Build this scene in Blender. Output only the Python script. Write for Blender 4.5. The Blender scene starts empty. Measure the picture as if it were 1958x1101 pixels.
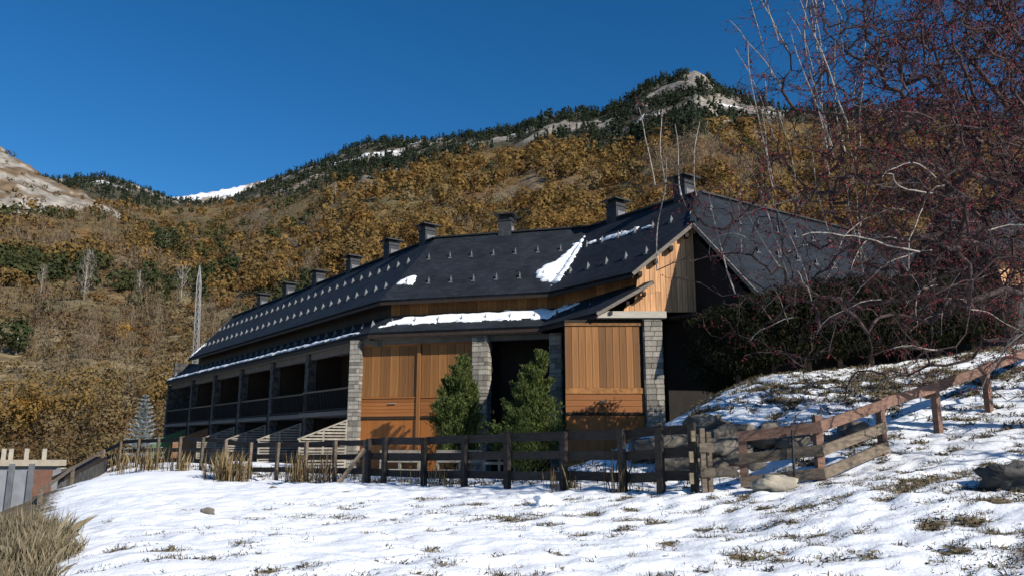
import bpy, math, random
import numpy as np
from mathutils import Vector, Matrix
random.seed(7); RNG = np.random.default_rng(11)
scene = bpy.context.scene
C = scene.collection

# ------------------------------------------------------------------ camera, sky, sun, exposure
F_PX, PITCH = 1495.8, 0.196
cam_d = bpy.data.cameras.new('camera'); cam = bpy.data.objects.new('camera', cam_d); C.objects.link(cam)
cam_d.sensor_width = 36.0; cam_d.lens = F_PX / 1958.0 * 36.0
cam_d.clip_start = 0.1; cam_d.clip_end = 9000
cam.location = (0, 0, 0); cam.rotation_euler = (math.pi / 2 + PITCH, 0, 0)
scene.camera = cam
SUN_AZ, SUN_EL = math.radians(44), math.radians(28)      # azimuth: behind the right-hand side
SUN_DIR = Vector((math.cos(SUN_AZ) * math.cos(SUN_EL), -math.sin(SUN_AZ) * math.cos(SUN_EL), math.sin(SUN_EL)))
world = bpy.data.worlds.new('World'); scene.world = world; world.use_nodes = True
wn = world.node_tree.nodes; wl = world.node_tree.links
bg = wn['Background']; sky = wn.new('ShaderNodeTexSky'); sky.sky_type = 'NISHITA'; sky.sun_disc = False
sky.sun_elevation = SUN_EL; sky.sun_rotation = math.radians(90 + 44)
sky.altitude = 1500; sky.air_density = 1.0; sky.dust_density = 0.2; sky.ozone_density = 4.0
hs = wn.new('ShaderNodeHueSaturation'); hs.inputs['Saturation'].default_value = 1.28; wl.new(sky.outputs['Color'], hs.inputs['Color']); wl.new(hs.outputs[0], bg.inputs['Color']); bg.inputs['Strength'].default_value = 0.09
sun_d = bpy.data.lights.new('sun', 'SUN'); sun = bpy.data.objects.new('sun', sun_d); C.objects.link(sun)
sun_d.energy = 5.0; sun_d.angle = math.radians(0.5); sun_d.color = (1.0, 0.94, 0.84)
sun.rotation_euler = (-SUN_DIR).to_track_quat('-Z', 'Y').to_euler(); sun.location = (20, -20, 30)
vs = scene.view_settings
vs.view_transform = 'Standard'; vs.look = 'None'; vs.exposure = 0.36; vs.gamma = 1.0; vs.use_curve_mapping = False

# ------------------------------------------------------------------ helpers
CP, SP = math.cos(PITCH), math.sin(PITCH)
def ray(u, v):
    X = (u - 979) / F_PX; Y = (550.5 - v) / F_PX
    d = np.array([X, CP - Y * SP, SP + Y * CP]); return d / d[1]
def at(u, v, D): return ray(u, v) * D

def hash2(ix, iy, seed):
    h = (ix.astype(np.int64) * 374761393 + iy.astype(np.int64) * 668265263 + seed * 974634777) & 0x7fffffff
    h = ((h ^ (h >> 13)) * 1274126177) & 0x7fffffff
    return ((h ^ (h >> 16)) & 0xffff) / 65535.0
def vnoise(x, y, seed=0):
    x = np.asarray(x, float); y = np.asarray(y, float)
    ix = np.floor(x); iy = np.floor(y); fx = x - ix; fy = y - iy
    fx = fx * fx * (3 - 2 * fx); fy = fy * fy * (3 - 2 * fy)
    a = hash2(ix, iy, seed); b = hash2(ix + 1, iy, seed); c = hash2(ix, iy + 1, seed); d = hash2(ix + 1, iy + 1, seed)
    return (a * (1 - fx) + b * fx) * (1 - fy) + (c * (1 - fx) + d * fx) * fy
def fbm(x, y, octv=4, seed=0):
    s = 0; a = .5; t = 0
    for o in range(octv):
        s = s + a * vnoise(x * 2 ** o, y * 2 ** o, seed + o * 17); t += a; a *= .5
    return s / t
def sstep(a, b, x): t = np.clip((x - a) / (b - a), 0, 1); return t * t * (3 - 2 * t)

def np_mesh(name, V, Fc, smooth=False, col=None, uv=None):
    """V (n,3); Fc (m,k) constant-size faces; col (n,3) point colours; uv (m*k,2)"""
    V = np.asarray(V, np.float32); Fc = np.asarray(Fc, np.int32)
    me = bpy.data.meshes.new(name); m, k = Fc.shape
    me.vertices.add(len(V)); me.vertices.foreach_set('co', V.ravel())
    me.loops.add(m * k); me.loops.foreach_set('vertex_index', Fc.ravel())
    me.polygons.add(m); me.polygons.foreach_set('loop_start', np.arange(0, m * k, k, dtype=np.int32))
    me.polygons.foreach_set('loop_total', np.full(m, k, np.int32))
    if smooth: me.polygons.foreach_set('use_smooth', np.ones(m, bool))
    me.update(calc_edges=True)
    if col is not None:
        ca = me.color_attributes.new('Col', 'FLOAT_COLOR', 'POINT')
        cc = np.ones((len(V), 4), np.float32); cc[:, :3] = col; ca.data.foreach_set('color', cc.ravel())
    if uv is not None:
        ul = me.uv_layers.new(name='UVMap'); ul.data.foreach_set('uv', np.asarray(uv, np.float32).ravel())
    return me

class MB:
    """collects shapes for ONE mesh"""
    def __init__(s): s.v = []; s.f = []; s.sm = []; s.uv = {}
    def add(s, vs_, fs, smooth=False):
        o = len(s.v); s.v += [tuple(map(float, p)) for p in vs_]
        for f in fs: s.f.append(tuple(i + o for i in f)); s.sm.append(smooth)
        return s
    def box(s, c, d, ax=None):
        c = np.asarray(c, float); ax = np.eye(3) if ax is None else np.asarray(ax, float)
        vs_ = []
        for sx in (-.5, .5):
            for sy in (-.5, .5):
                for sz in (-.5, .5): vs_.append(c + ax[0] * sx * d[0] + ax[1] * sy * d[1] + ax[2] * sz * d[2])
        return s.add(vs_, [(0, 1, 3, 2), (4, 6, 7, 5), (0, 4, 5, 1), (2, 3, 7, 6), (0, 2, 6, 4), (1, 5, 7, 3)])
    def prism(s, poly, vec):
        """closed polygon (3d points) extruded by vec"""
        n = len(poly); poly = [np.asarray(p, float) for p in poly]; vec = np.asarray(vec, float)
        return s.add(poly + [p + vec for p in poly], [tuple(range(n)), tuple(range(2 * n - 1, n - 1, -1))] + [(i, i + n, (i + 1) % n + n, (i + 1) % n) for i in range(n)])
    def bar(s, a, b, w, h, up=(0, 0, 1)):
        a = np.asarray(a, float); b = np.asarray(b, float); d = b - a; L = np.linalg.norm(d); d = d / L
        up = np.asarray(up, float); sd = np.cross(d, up); sd /= np.linalg.norm(sd); u2 = np.cross(sd, d)
        return s.box((a + b) / 2, (L, w, h), (d, sd, u2))
    def tube(s, pts, rad, n=6, cap=True):
        pts = [np.asarray(p, float) for p in pts]; m = len(pts); vs_ = []; fs = []
        rad = [rad] * m if np.isscalar(rad) else rad
        prev = None
        for i in range(m):
            t = pts[min(i + 1, m - 1)] - pts[max(i - 1, 0)]; t = t / (np.linalg.norm(t) + 1e-9)
            if prev is None: prev = np.cross(t, (0.31, 0.95, 0.1))
            prev = prev - t * prev.dot(t); prev /= np.linalg.norm(prev) + 1e-9; q = np.cross(t, prev)
            for k in range(n):
                an = 2 * math.pi * k / n; vs_.append(pts[i] + (prev * math.cos(an) + q * math.sin(an)) * rad[i])
        for i in range(m - 1):
            for k in range(n): fs.append((i * n + k, i * n + (k + 1) % n, (i + 1) * n + (k + 1) % n, (i + 1) * n + k))
        if cap: fs += [tuple(range(n - 1, -1, -1)), tuple(range((m - 1) * n, m * n))]
        return s.add(vs_, fs, True)
    def mesh(s, name, origin=(0, 0, 0)):
        me = bpy.data.meshes.new(name); o = np.asarray(origin, float)
        me.from_pydata([tuple(np.asarray(p) - o) for p in s.v], [], s.f)
        me.polygons.foreach_set('use_smooth', s.sm); me.update()
        return me

WLOC = {}
def link(name, me, mat, parent=None, loc=None):
    """mesh whose vertices are relative to loc (world); child of parent without scale/rotation"""
    o = bpy.data.objects.new(name, me); C.objects.link(o)
    if mat is not None and me is not None and not me.materials: me.materials.append(mat)
    loc = np.zeros(3) if loc is None else np.asarray(loc, float)
    if parent is not None:
        o.parent = parent; o.location = tuple(loc - WLOC[parent.name])
    else: o.location = tuple(loc)
    WLOC[o.name] = loc
    return o
def build(mb, name, mat, parent=None, loc=None):
    if loc is None: loc = WLOC[parent.name] if parent is not None else (0, 0, 0)
    return link(name, mb.mesh(name, loc), mat, parent, loc)
def tag(o, label=None, cat=None, group=None, kind=None):
    if label: o['label'] = label
    if cat: o['category'] = cat
    if group: o['group'] = group
    if kind: o['kind'] = kind
    return o
def thing(name, loc, label, cat, group=None):
    o = bpy.data.objects.new(name, None); C.objects.link(o); o.location = tuple(map(float, loc)); o.empty_display_size = .2
    WLOC[o.name] = np.asarray(loc, float); return tag(o, label, cat, group)

# ------------------------------------------------------------------ materials
def mat(name, c1, c2=None, scale=5., rough=.8, bump=0., bscale=None, stretch=None, attr=False, detail=5, spec=.3, coord='Object', island=0., contrast=(.35, .65)):
    m = bpy.data.materials.new(name); m.use_nodes = True; nt = m.node_tree; N = nt.nodes; L = nt.links
    b = N['Principled BSDF']; b.inputs['Roughness'].default_value = rough; b.inputs['Specular IOR Level'].default_value = spec
    tc = N.new('ShaderNodeTexCoord'); mp = N.new('ShaderNodeMapping'); L.new(tc.outputs[coord], mp.inputs['Vector'])
    if stretch: mp.inputs['Scale'].default_value = stretch
    nz = N.new('ShaderNodeTexNoise'); nz.inputs['Scale'].default_value = scale; nz.inputs['Detail'].default_value = detail
    L.new(mp.outputs[0], nz.inputs['Vector'])
    cr = N.new('ShaderNodeMapRange'); cr.inputs[1].default_value = contrast[0]; cr.inputs[2].default_value = contrast[1]; L.new(nz.outputs[0], cr.inputs[0])
    mx = N.new('ShaderNodeMix'); mx.data_type = 'RGBA'
    mx.inputs[6].default_value = (*c1, 1); mx.inputs[7].default_value = (*(c2 or c1), 1); L.new(cr.outputs[0], mx.inputs[0])
    out = mx.outputs[2]
    if attr:
        at_ = N.new('ShaderNodeAttribute'); at_.attribute_name = 'Col'
        m2 = N.new('ShaderNodeMix'); m2.data_type = 'RGBA'; m2.blend_type = 'MULTIPLY'; m2.inputs[0].default_value = 1
        L.new(out, m2.inputs[6]); L.new(at_.outputs['Color'], m2.inputs[7]); out = m2.outputs[2]
    if island:
        oi = N.new('ShaderNodeObjectInfo'); mr = N.new('ShaderNodeMapRange'); mr.inputs[3].default_value = 1 - island; mr.inputs[4].default_value = 1 + island
        L.new(oi.outputs['Random'], mr.inputs[0])
        m3 = N.new('ShaderNodeVectorMath'); m3.operation = 'SCALE'; L.new(out, m3.inputs[0]); L.new(mr.outputs[0], m3.inputs['Scale']); out = m3.outputs[0]
    L.new(out, b.inputs['Base Color'])
    if bump:
        n2 = N.new('ShaderNodeTexNoise'); n2.inputs['Scale'].default_value = bscale or scale * 3; n2.inputs['Detail'].default_value = 6
        L.new(mp.outputs[0], n2.inputs['Vector'])
        bp = N.new('ShaderNodeBump'); bp.inputs['Strength'].default_value = bump; bp.inputs['Distance'].default_value = .05
        L.new(n2.outputs[0], bp.inputs['Height']); L.new(bp.outputs[0], b.inputs['Normal'])
    return m
def leafmat(name, attr=True, rough=.7, trans=.25, c=(1, 1, 1)):
    m = bpy.data.materials.new(name); m.use_nodes = True; nt = m.node_tree; N = nt.nodes; L = nt.links
    b = N['Principled BSDF']; b.inputs['Roughness'].default_value = rough; b.inputs['Specular IOR Level'].default_value = .15
    out = N['Material Output']
    tr = N.new('ShaderNodeBsdfTranslucent'); ms = N.new('ShaderNodeMixShader'); ms.inputs[0].default_value = trans
    if attr:
        a = N.new('ShaderNodeAttribute'); a.attribute_name = 'Col'; L.new(a.outputs['Color'], b.inputs['Base Color']); L.new(a.outputs['Color'], tr.inputs['Color'])
    else: b.inputs['Base Color'].default_value = (*c, 1); tr.inputs['Color'].default_value = (*c, 1)
    L.new(b.outputs[0], ms.inputs[1]); L.new(tr.outputs[0], ms.inputs[2]); L.new(ms.outputs[0], out.inputs['Surface'])
    return m
M = {}
M['wood'] = mat('honey_wood', (.31, .14, .042), (.13, .055, .017), 3, .6, .3, 12, (7, 7, .5), island=.34, contrast=(.28, .7))
M['woodh'] = mat('honey_wood_flat', (.34, .13, .035), (.20, .07, .02), 3, .55, .25, 12, (.6, .6, 8), island=.18)
M['gable'] = mat('pale_larch', (.60, .33, .16), (.44, .22, .095), 3, .6, .25, 12, (6, 6, .4), island=.2)
M['door'] = mat('orange_door', (.32, .115, .026), (.22, .08, .02), 2, .5, .1, 10, (4, 4, .6), island=.08)
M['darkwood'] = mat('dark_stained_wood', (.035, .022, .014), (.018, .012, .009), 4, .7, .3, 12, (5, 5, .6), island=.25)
M['shadewood'] = mat('shade_black_wood', (.014, .010, .008), (.008, .006, .005), 4, .8, .2, 12)  # wood colour taken near black to stand for deep shade
M['fascia'] = mat('weathered_board', (.22, .19, .16), (.13, .11, .09), 3, .8, .2, 12, (1, 1, 6))
M['soffit'] = mat('soffit_render', (.15, .135, .12), (.11, .10, .09), 3, .9, .1)
M['concrete'] = mat('pale_concrete', (.46, .42, .35), (.36, .33, .28), 4, .9, .2, 30)
M['stone'] = mat('grey_brown_stone', (.34, .31, .265), (.20, .185, .16), 4, .9, .7, 12, island=.42)
M['stonecore'] = mat('stone_mortar', (.20, .185, .165), (.13, .12, .11), 8, .95, .4, 30)
M['darkstone'] = mat('shaded_pillar_stone', (.075, .072, .07), (.03, .03, .03), 5, .95, .6, 9, contrast=(.4, .6))  # the wing pillars' shade is put into this stone colour
M['metal'] = mat('grey_zinc', (.15, .157, .17), (.10, .105, .115), 3, .6, .1)
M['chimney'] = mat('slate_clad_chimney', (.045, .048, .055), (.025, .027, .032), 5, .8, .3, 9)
M['chimlit'] = mat('sunlit_chimney_side', (.21, .21, .21), (.11, .11, .12), 5, .85, .3, 9)  # sunlight on the chimneys' bright side, put into the colour
M['capdark'] = mat('dark_metal_cap', (.03, .032, .036), (.02, .021, .024), 5, .6)
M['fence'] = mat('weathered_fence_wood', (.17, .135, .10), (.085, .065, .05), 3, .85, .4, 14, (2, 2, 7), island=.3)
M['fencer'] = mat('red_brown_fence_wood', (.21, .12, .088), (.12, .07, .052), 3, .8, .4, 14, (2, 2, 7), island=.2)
M['fenceshade'] = mat('shaded_fence_wood', (.05, .04, .033), (.028, .023, .02), 3, .85, .4, 14, (2, 2, 7), island=.3)  # fence wood with the shade of its unlit side in the colour
M['lattice'] = mat('pale_lattice_wood', (.26, .235, .195), (.17, .15, .125), 4, .85, .2, island=.15)
M['green'] = mat('green_panel', (.06, .13, .05), (.045, .10, .04), 4, .7)
M['brownp'] = mat('brown_panel', (.20, .10, .05), (.14, .07, .035), 4, .7)
M['steel'] = mat('galvanised_steel', (.30, .30, .30), (.22, .22, .225), 6, .5, 0, spec=.4)
M['bark'] = mat('bark_pale', (.36, .33, .30), (.16, .14, .125), 9, .9, .5, 30, (1, 1, .4))
M['barkd'] = mat('bark_dark', (.10, .075, .055), (.055, .04, .03), 8, .95, .6, 20, (1, 1, .3))
M['berry'] = mat('red_berry', (.30, .012, .018), (.16, .008, .015), 20, .35, spec=.5)
M['leaf'] = leafmat('foliage', trans=.38); M['dry'] = leafmat('dry_grass', trans=.35)
M['rock'] = mat('boulder_stone', (.17, .15, .125), (.07, .063, .055), 3, .95, .9, 6, island=.3)
M['brick'] = mat('orange_brick', (.19, .10, .07), (.15, .08, .058), 6, .9, .2)
M['cream'] = mat('cream_cap', (.42, .37, .29), (.36, .31, .24), 4, .85, .15)
M['sheet'] = mat('grey_sheet_metal', (.27, .28, .30), (.20, .21, .23), 2.5, .6, .15, 6)
M['berryleaf'] = leafmat('maroon_leaf', trans=.15)
# slate: courses of tiles as relief and tone
def slate(name, c1, c2):
    m = bpy.data.materials.new(name); m.use_nodes = True; nt = m.node_tree; N = nt.nodes; L = nt.links; b = N['Principled BSDF']
    tc = N.new('ShaderNodeTexCoord')
    br = N.new('ShaderNodeTexBrick'); br.inputs['Scale'].default_value = 1; br.inputs['Brick Width'].default_value = .3; br.inputs['Row Height'].default_value = .16
    br.inputs['Mortar Size'].default_value = .008; br.inputs['Color1'].default_value = (*c1, 1); br.inputs['Color2'].default_value = (*c2, 1); br.inputs['Mortar'].default_value = (*[x * .4 for x in c1], 1)
    L.new(tc.outputs['UV'], br.inputs['Vector'])
    nz = N.new('ShaderNodeTexNoise'); nz.inputs['Scale'].default_value = .9; nz.inputs['Detail'].default_value = 6; L.new(tc.outputs['UV'], nz.inputs['Vector'])
    mr = N.new('ShaderNodeMapRange'); mr.inputs[1].default_value = .3; mr.inputs[2].default_value = .7; mr.inputs[3].default_value = .7; mr.inputs[4].default_value = 1.35; L.new(nz.outputs[0], mr.inputs[0])
    sc = N.new('ShaderNodeVectorMath'); sc.operation = 'SCALE'; L.new(br.outputs['Color'], sc.inputs[0]); L.new(mr.outputs[0], sc.inputs['Scale']); L.new(sc.outputs[0], b.inputs['Base Color'])
    bp = N.new('ShaderNodeBump'); bp.inputs['Strength'].default_value = .5; bp.inputs['Distance'].default_value = .02; L.new(br.outputs['Fac'], bp.inputs['Height']); bp.invert = True
    n2 = N.new('ShaderNodeTexNoise'); n2.inputs['Scale'].default_value = 7; L.new(tc.outputs['UV'], n2.inputs['Vector'])
    b2 = N.new('ShaderNodeBump'); b2.inputs['Strength'].default_value = .35; b2.inputs['Distance'].default_value = .03; L.new(n2.outputs[0], b2.inputs['Height']); L.new(bp.outputs[0], b2.inputs['Normal'])
    L.new(b2.outputs[0], b.inputs['Normal']); b.inputs['Roughness'].default_value = .7; b.inputs['Specular IOR Level'].default_value = .2
    return m
M['slate'] = slate('dark_slate', (.021, .026, .033), (.013, .016, .022))
# snow with dry turf where the snow is thin ('Col'.r = turf amount, g = tone)
def snowmat():
    m = bpy.data.materials.new('snow_over_turf'); m.use_nodes = True; nt = m.node_tree; N = nt.nodes; L = nt.links; b = N['Principled BSDF']
    a = N.new('ShaderNodeAttribute'); a.attribute_name = 'Col'; sp = N.new('ShaderNodeSeparateColor'); L.new(a.outputs['Color'], sp.inputs[0])
    tc = N.new('ShaderNodeTexCoord')
    nz = N.new('ShaderNodeTexNoise'); nz.inputs['Scale'].default_value = 14; nz.inputs['Detail'].default_value = 7; L.new(tc.outputs['Object'], nz.inputs['Vector'])
    ad = N.new('ShaderNodeMath'); ad.operation = 'MULTIPLY_ADD'; ad.inputs[1].default_value = .9; L.new(nz.outputs[0], ad.inputs[0]); L.new(sp.outputs[0], ad.inputs[2])
    mr = N.new('ShaderNodeMapRange'); mr.inputs[1].default_value = .74; mr.inputs[2].default_value = 1.0; L.new(ad.outputs[0], mr.inputs[0])
    n3 = N.new('ShaderNodeTexNoise'); n3.inputs['Scale'].default_value = 5; n3.inputs['Detail'].default_value = 5; L.new(tc.outputs['Object'], n3.inputs['Vector'])
    gm = N.new('ShaderNodeMix'); gm.data_type = 'RGBA'; gm.inputs[6].default_value = (.20, .15, .085, 1); gm.inputs[7].default_value = (.075, .062, .04, 1); L.new(n3.outputs[0], gm.inputs[0])
    mx = N.new('ShaderNodeMix'); mx.data_type = 'RGBA'; mx.inputs[6].default_value = (.86, .88, .91, 1); L.new(gm.outputs[2], mx.inputs[7]); L.new(mr.outputs[0], mx.inputs[0])
    L.new(mx.outputs[2], b.inputs['Base Color']); b.inputs['Roughness'].default_value = .65; b.inputs['Specular IOR Level'].default_value = .25
    bp = N.new('ShaderNodeBump'); bp.inputs['Strength'].default_value = .35; bp.inputs['Distance'].default_value = .04; L.new(nz.outputs[0], bp.inputs['Height']); L.new(bp.outputs[0], b.inputs['Normal'])
    return m
M['snowturf'] = snowmat()
M['snow'] = mat('snow', (.86, .88, .91), (.80, .83, .88), 3, .65, .3, 9)
M['hill'] = mat('hillside_scrub', (1.3, 1.3, 1.25), (.55, .52, .48), .45, .95, .8, .9, attr=True, detail=8)
M['rockhill'] = mat('hillside_rock', (1.2, 1.2, 1.2), (.6, .58, .56), .16, .95, 1.0, .4, attr=True, detail=9)

# ------------------------------------------------------------------ near ground (height from surveyed points)
CT = []
def cp(u, v, D): CT.append(at(u, v, D))
for x in (-6, 0, 6): CT.append((x, -3, -1.75)); CT.append((x, 2, -1.55))
cp(979, 1101, 8.); cp(500, 1101, 8.2); cp(1450, 1101, 7.9); cp(1958, 1101, 7.6)
cp(979, 1000, 12.3); cp(500, 1000, 13.2); cp(1400, 1000, 11.5); cp(300, 950, 21)
cp(60, 1101, 9.0); cp(112, 1030, 12); cp(108, 970, 17.5); cp(135, 925, 25); cp(190, 903, 34)
for (u, v, D) in ((60, 1101, 9.0), (112, 1030, 12), (108, 970, 17.5), (135, 925, 25), (190, 903, 34)):
    q = at(u, v, D); CT.append((q[0] - 1.6, q[1] - .6, q[2] - .75)); CT.append((q[0] - 4, q[1] - 1.5, q[2] - 1.5)); CT.append((q[0] - 10, q[1] - 3, q[2] - 2.0))
FENCE_PTS = [(1328, 940, 14.3), (970, 930, 17.6), (705, 922, 21.5), (470, 914, 26.5), (200, 904, 36)]
for p_ in FENCE_PTS: cp(*p_)
for (x, y) in ((-7, 31), (-2, 30), (0, 26), (-8, 27), (3, 23), (3, 27), (7, 31), (-16, 40), (-28, 58), (-10, 45), (5, 45), (15, 45)):
    CT.append((x, y, -1.1 - .25 * max(0, -x - 8) / 18))
CT.append((-30, 45, -2.6)); CT.append((-45, 70, -3)); CT.append((0, 75, -1.5)); CT.append((30, 70, 1)); CT.append((-40, 30, -4))
# right slope, fence line and mound
cp(1425, 932, 14.5); cp(1570, 917, 14.0); cp(1690, 870, 15); cp(1795, 826, 16); cp(1892, 786, 17); cp(1990, 740, 18)
cp(1958, 1000, 9.2); cp(1958, 925, 11.0); cp(1800, 905, 12.5); cp(1650, 940, 11.5); cp(2150, 900, 11)
cp(1440, 905, 16.4); cp(1300, 900, 16.9)
cp(1262, 822, 19.2); cp(1440, 822, 18.0); cp(1560, 800, 17.6)
cp(1330, 775, 21.5); cp(1420, 728, 22.8); cp(1520, 712, 22.6); cp(1680, 700, 22); cp(1860, 672, 22)
cp(1600, 745, 20.0); cp(1800, 720, 20); cp(1290, 850, 24)
CT.append((6.5, 26.5, .9)); CT.append((10, 26, 1.7)); CT.append((16, 27, 2.4)); CT.append((25, 30, 4)); CT.append((22, 18, 3.8)); CT.append((20, 8, 2.0)); CT.append((14, 4, .3))
CT = np.array(CT, float)
def _tps(r2): return np.where(r2 > 0, r2 * np.log(r2 + 1e-12), 0) * .5
_n = len(CT); _K = _tps(((CT[:, None, :2] - CT[None, :, :2]) ** 2).sum(-1)) + np.eye(_n) * .35
_P = np.c_[np.ones(_n), CT[:, :2]]; _A = np.block([[_K, _P], [_P.T, np.zeros((3, 3))]])
_S = np.linalg.solve(_A, np.r_[CT[:, 2], 0, 0, 0])
def gz(x, y):
    x = np.asarray(x, float); y = np.asarray(y, float); sh = x.shape; q = np.c_[x.ravel(), y.ravel()]; out = np.zeros(len(q))
    for i in range(0, len(q), 20000):
        w = q[i:i + 20000]; r2 = ((w[:, None, :] - CT[None, :, :2]) ** 2).sum(-1)
        out[i:i + 20000] = _tps(r2) @ _S[:_n] + _S[_n] + w @ _S[_n + 1:]
    return out.reshape(sh)
def g1(x, y): return float(gz(np.array([x]), np.array([y]))[0])
def tufts(x, y):
    """separate grass tussocks: jittered cells, each with its own size"""
    cs = .40; out = np.zeros(np.shape(x)); ix = np.floor(x / cs); iy = np.floor(y / cs)
    for dx in (-1, 0, 1):
        for dy in (-1, 0, 1):
            a, b = ix + dx, iy + dy; cx = (a + .1 + .8 * hash2(a, b, 5)) * cs; cy = (b + .1 + .8 * hash2(a, b, 6)) * cs; r = .05 + .11 * hash2(a, b, 7) ** 1.6; on = hash2(a, b, 8)
            near = sstep(-4.5, 5, cx - (cy - 9) * .1) * .44 + .10 + .35 * sstep(17, 19.5, cy) * sstep(4, 6, cx)
            out = np.maximum(out, np.exp(-((x - cx) / (r * 1.35)) ** 2 - ((y - cy) / r) ** 2) * (on < near))
    return out
def turf(x, y):
    """how thin the snow lies"""
    n1 = fbm(x * 2.1 - y * .9 + 3, y * 3.4, 3, 3); n2 = fbm(x * .30, y * .30 + 9, 3, 8)
    right = sstep(-3.5, 5.5, x - (y - 9) * .12) * sstep(17, 10, y)
    low = sstep(10.5, 7.5, y) * sstep(-4, 0, x)
    base = (n1 - .62) * 1.2 + (n2 - .5) * .5 + .14 * right + .05 * low
    yard = sstep(.2, 1.2, (x - 3.3) * .705 + (y - 14.3) * .709) * sstep(6, 4, x)      # behind the fence
    mound = sstep(17, 19, y) * sstep(4.5, 6, x)
    base = base + .12 * yard + .26 * mound * (.6 + .8 * n2)
    strip = np.exp(-((y - 12.0 - (x - 6) * .1) / .9) ** 2) * sstep(3.5, 6, x)
    base = base + .30 * strip
    edge = sstep(.6, -1.4, x - np.interp(y, [0, 9, 12, 17.5, 25, 34, 60], [-4.6, -5.2, -6.6, -9.7, -13.6, -17.4, -30]))
    return np.clip(np.maximum(base, -.12) + edge * .9 + .62 * tufts(x, y), -.3, 1)
def axis(pts):
    out = []
    for (a, b, s) in pts: out.append(np.arange(a, b, s))
    out.append([pts[-1][1]]); return np.concatenate(out)
gx = axis([(-60, -30, 3), (-30, -18, .6), (-18, -9, .22), (-9, 9, .085), (9, 16, .2), (16, 26, .6), (26, 50, 2)])
gy = axis([(-6, 4, .8), (4, 6.5, .2), (6.5, 14, .075), (14, 24, .11), (24, 36, .35), (36, 84, 1.5)])
GX, GY = np.meshgrid(gx, gy)
GT = turf(GX, GY)
def relief(x, y, t):
    return (fbm(x * 1.6, y * 2.2, 3, 21) - .5) * .10 + (fbm(x * 3.6 - y * 1.2, y * 6, 3, 31) - .5) * .10 - sstep(-.05, .3, t) * .03
GZ = gz(GX, GY) + relief(GX, GY, GT)
GZ = np.where(GY > 70, GZ - (GY - 70) * .25, GZ)
V = np.stack([GX, GY, GZ], -1).reshape(-1, 3); ny, nx = GX.shape
I = np.arange(ny * nx).reshape(ny, nx); FQ = np.stack([I[:-1, :-1], I[:-1, 1:], I[1:, 1:], I[1:, :-1]], -1).reshape(-1, 4)
col = np.stack([GT, GT * 0, GT * 0], -1).reshape(-1, 3)
tag(link('snowy_ground', np_mesh('snowy_ground', V, FQ, True, col), M['snowturf']), kind='structure')
def ground(x, y):
    x = np.atleast_1d(np.asarray(x, float)); y = np.atleast_1d(np.asarray(y, float)); t = turf(x, y)
    return gz(x, y) + relief(x, y, t)
def ground1(x, y): return float(ground(x, y)[0])

# ------------------------------------------------------------------ mountains
def prof(pts):
    k = [ray(u, v)[0] for u, v in pts]; e = [ray(u, v)[2] for u, v in pts]
    return np.array(k), np.array(e)
SKY = prof([(-900, 380), (-400, 330), (0, 335), (110, 342), (200, 337), (240, 347), (290, 367), (330, 383), (400, 388), (440, 380), (500, 354), (600, 316), (700, 273), (750, 270),
            (830, 267), (900, 260), (980, 250), (1020, 230), (1080, 216), (1150, 214), (1200, 194), (1230, 168), (1290, 150), (1330, 139), (1355, 150), (1375, 172), (1410, 186), (1450, 198),
            (1500, 212), (1600, 216), (1750, 208), (1958, 235), (2400, 300), (3000, 360)])
BND = prof([(-900, 470), (0, 380), (110, 372), (240, 392), (330, 398), (430, 392), (560, 378), (650, 352), (750, 338), (850, 310), (950, 285), (1050, 272), (1100, 278), (1150, 292), (1250, 275),
            (1350, 258), (1450, 238), (1600, 235), (1958, 255), (3000, 380)])
Y1 = (np.array([ray(u, 300)[0] for u in (-900, 0, 330, 450, 700, 1000, 1330, 1600, 1958, 3000)]), np.array([900, 950, 1150, 1100, 900, 740, 640, 560, 520, 480.]))
Y0 = (np.array([ray(u, 300)[0] for u in (-900, 200, 700, 1330, 3000)]), np.array([85, 85, 82, 78, 78.]))
def main_z(k, t):
    y1 = np.interp(k, *Y1); y0 = np.interp(k, *Y0); y = y0 + (y1 - y0) * t; x = k * y
    s = np.interp(k, *SKY)
    tt = np.clip(t, 0, 1)
    z = -2.5 + (s * y1 + 2.5) * tt ** 1.08
    bell = np.clip(tt * (1 - tt) * 4, 0, 1)
    g = (fbm(x / 90 + y / 300, y / 220, 4, 51) - .5) * 46 + (fbm(x / 22, y / 30, 3, 57) - .5) * 9
    z = z + g * bell * (.35 + .65 * tt)
    z = z + (fbm(x / 9, y / 14, 3, 61) - .5) * (3.5 + 5 * tt) * sstep(0, .1, tt)
    z = z - np.clip(t - 1, 0, 9) * 260
    return x, y, z
def rockmask(x, y, z, el_rel):
    """el_rel 0 at the wood's upper edge, 1 at the skyline"""
    n = fbm(x / 45 + 7, (z + y * .3) / 26, 4, 71); k = x / y
    for (u0, e0, wk, we, am) in ((1350, .80, .022, .30, .13), (715, .45, .03, .3, .10), (1050, .5, .035, .3, .05), (830, .85, .02, .2, .09), (1240, .75, .02, .14, .11)):
        n = n + am * np.exp(-((k - (u0 - 979) / 1467) / wk) ** 2 - ((el_rel - e0) / we) ** 2)
    return sstep(.50, .60, n + .10 * (el_rel - .5)) * sstep(-.05, .15, el_rel)
ks = np.arange(ray(-700, 300)[0], ray(2700, 300)[0], .0045); ts = np.concatenate([np.linspace(0, 1, 190) ** 1.15, [1.02, 1.06, 1.15, 1.4]])
KK, TT = np.meshgrid(ks, ts); X, Y, Z = main_z(KK, TT)
EL = Z / Y; ER = (EL - np.interp(KK, *BND)) / (np.interp(KK, *SKY) - np.interp(KK, *BND) + .02)
RM = rockmask(X, Y, Z, ER)
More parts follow.
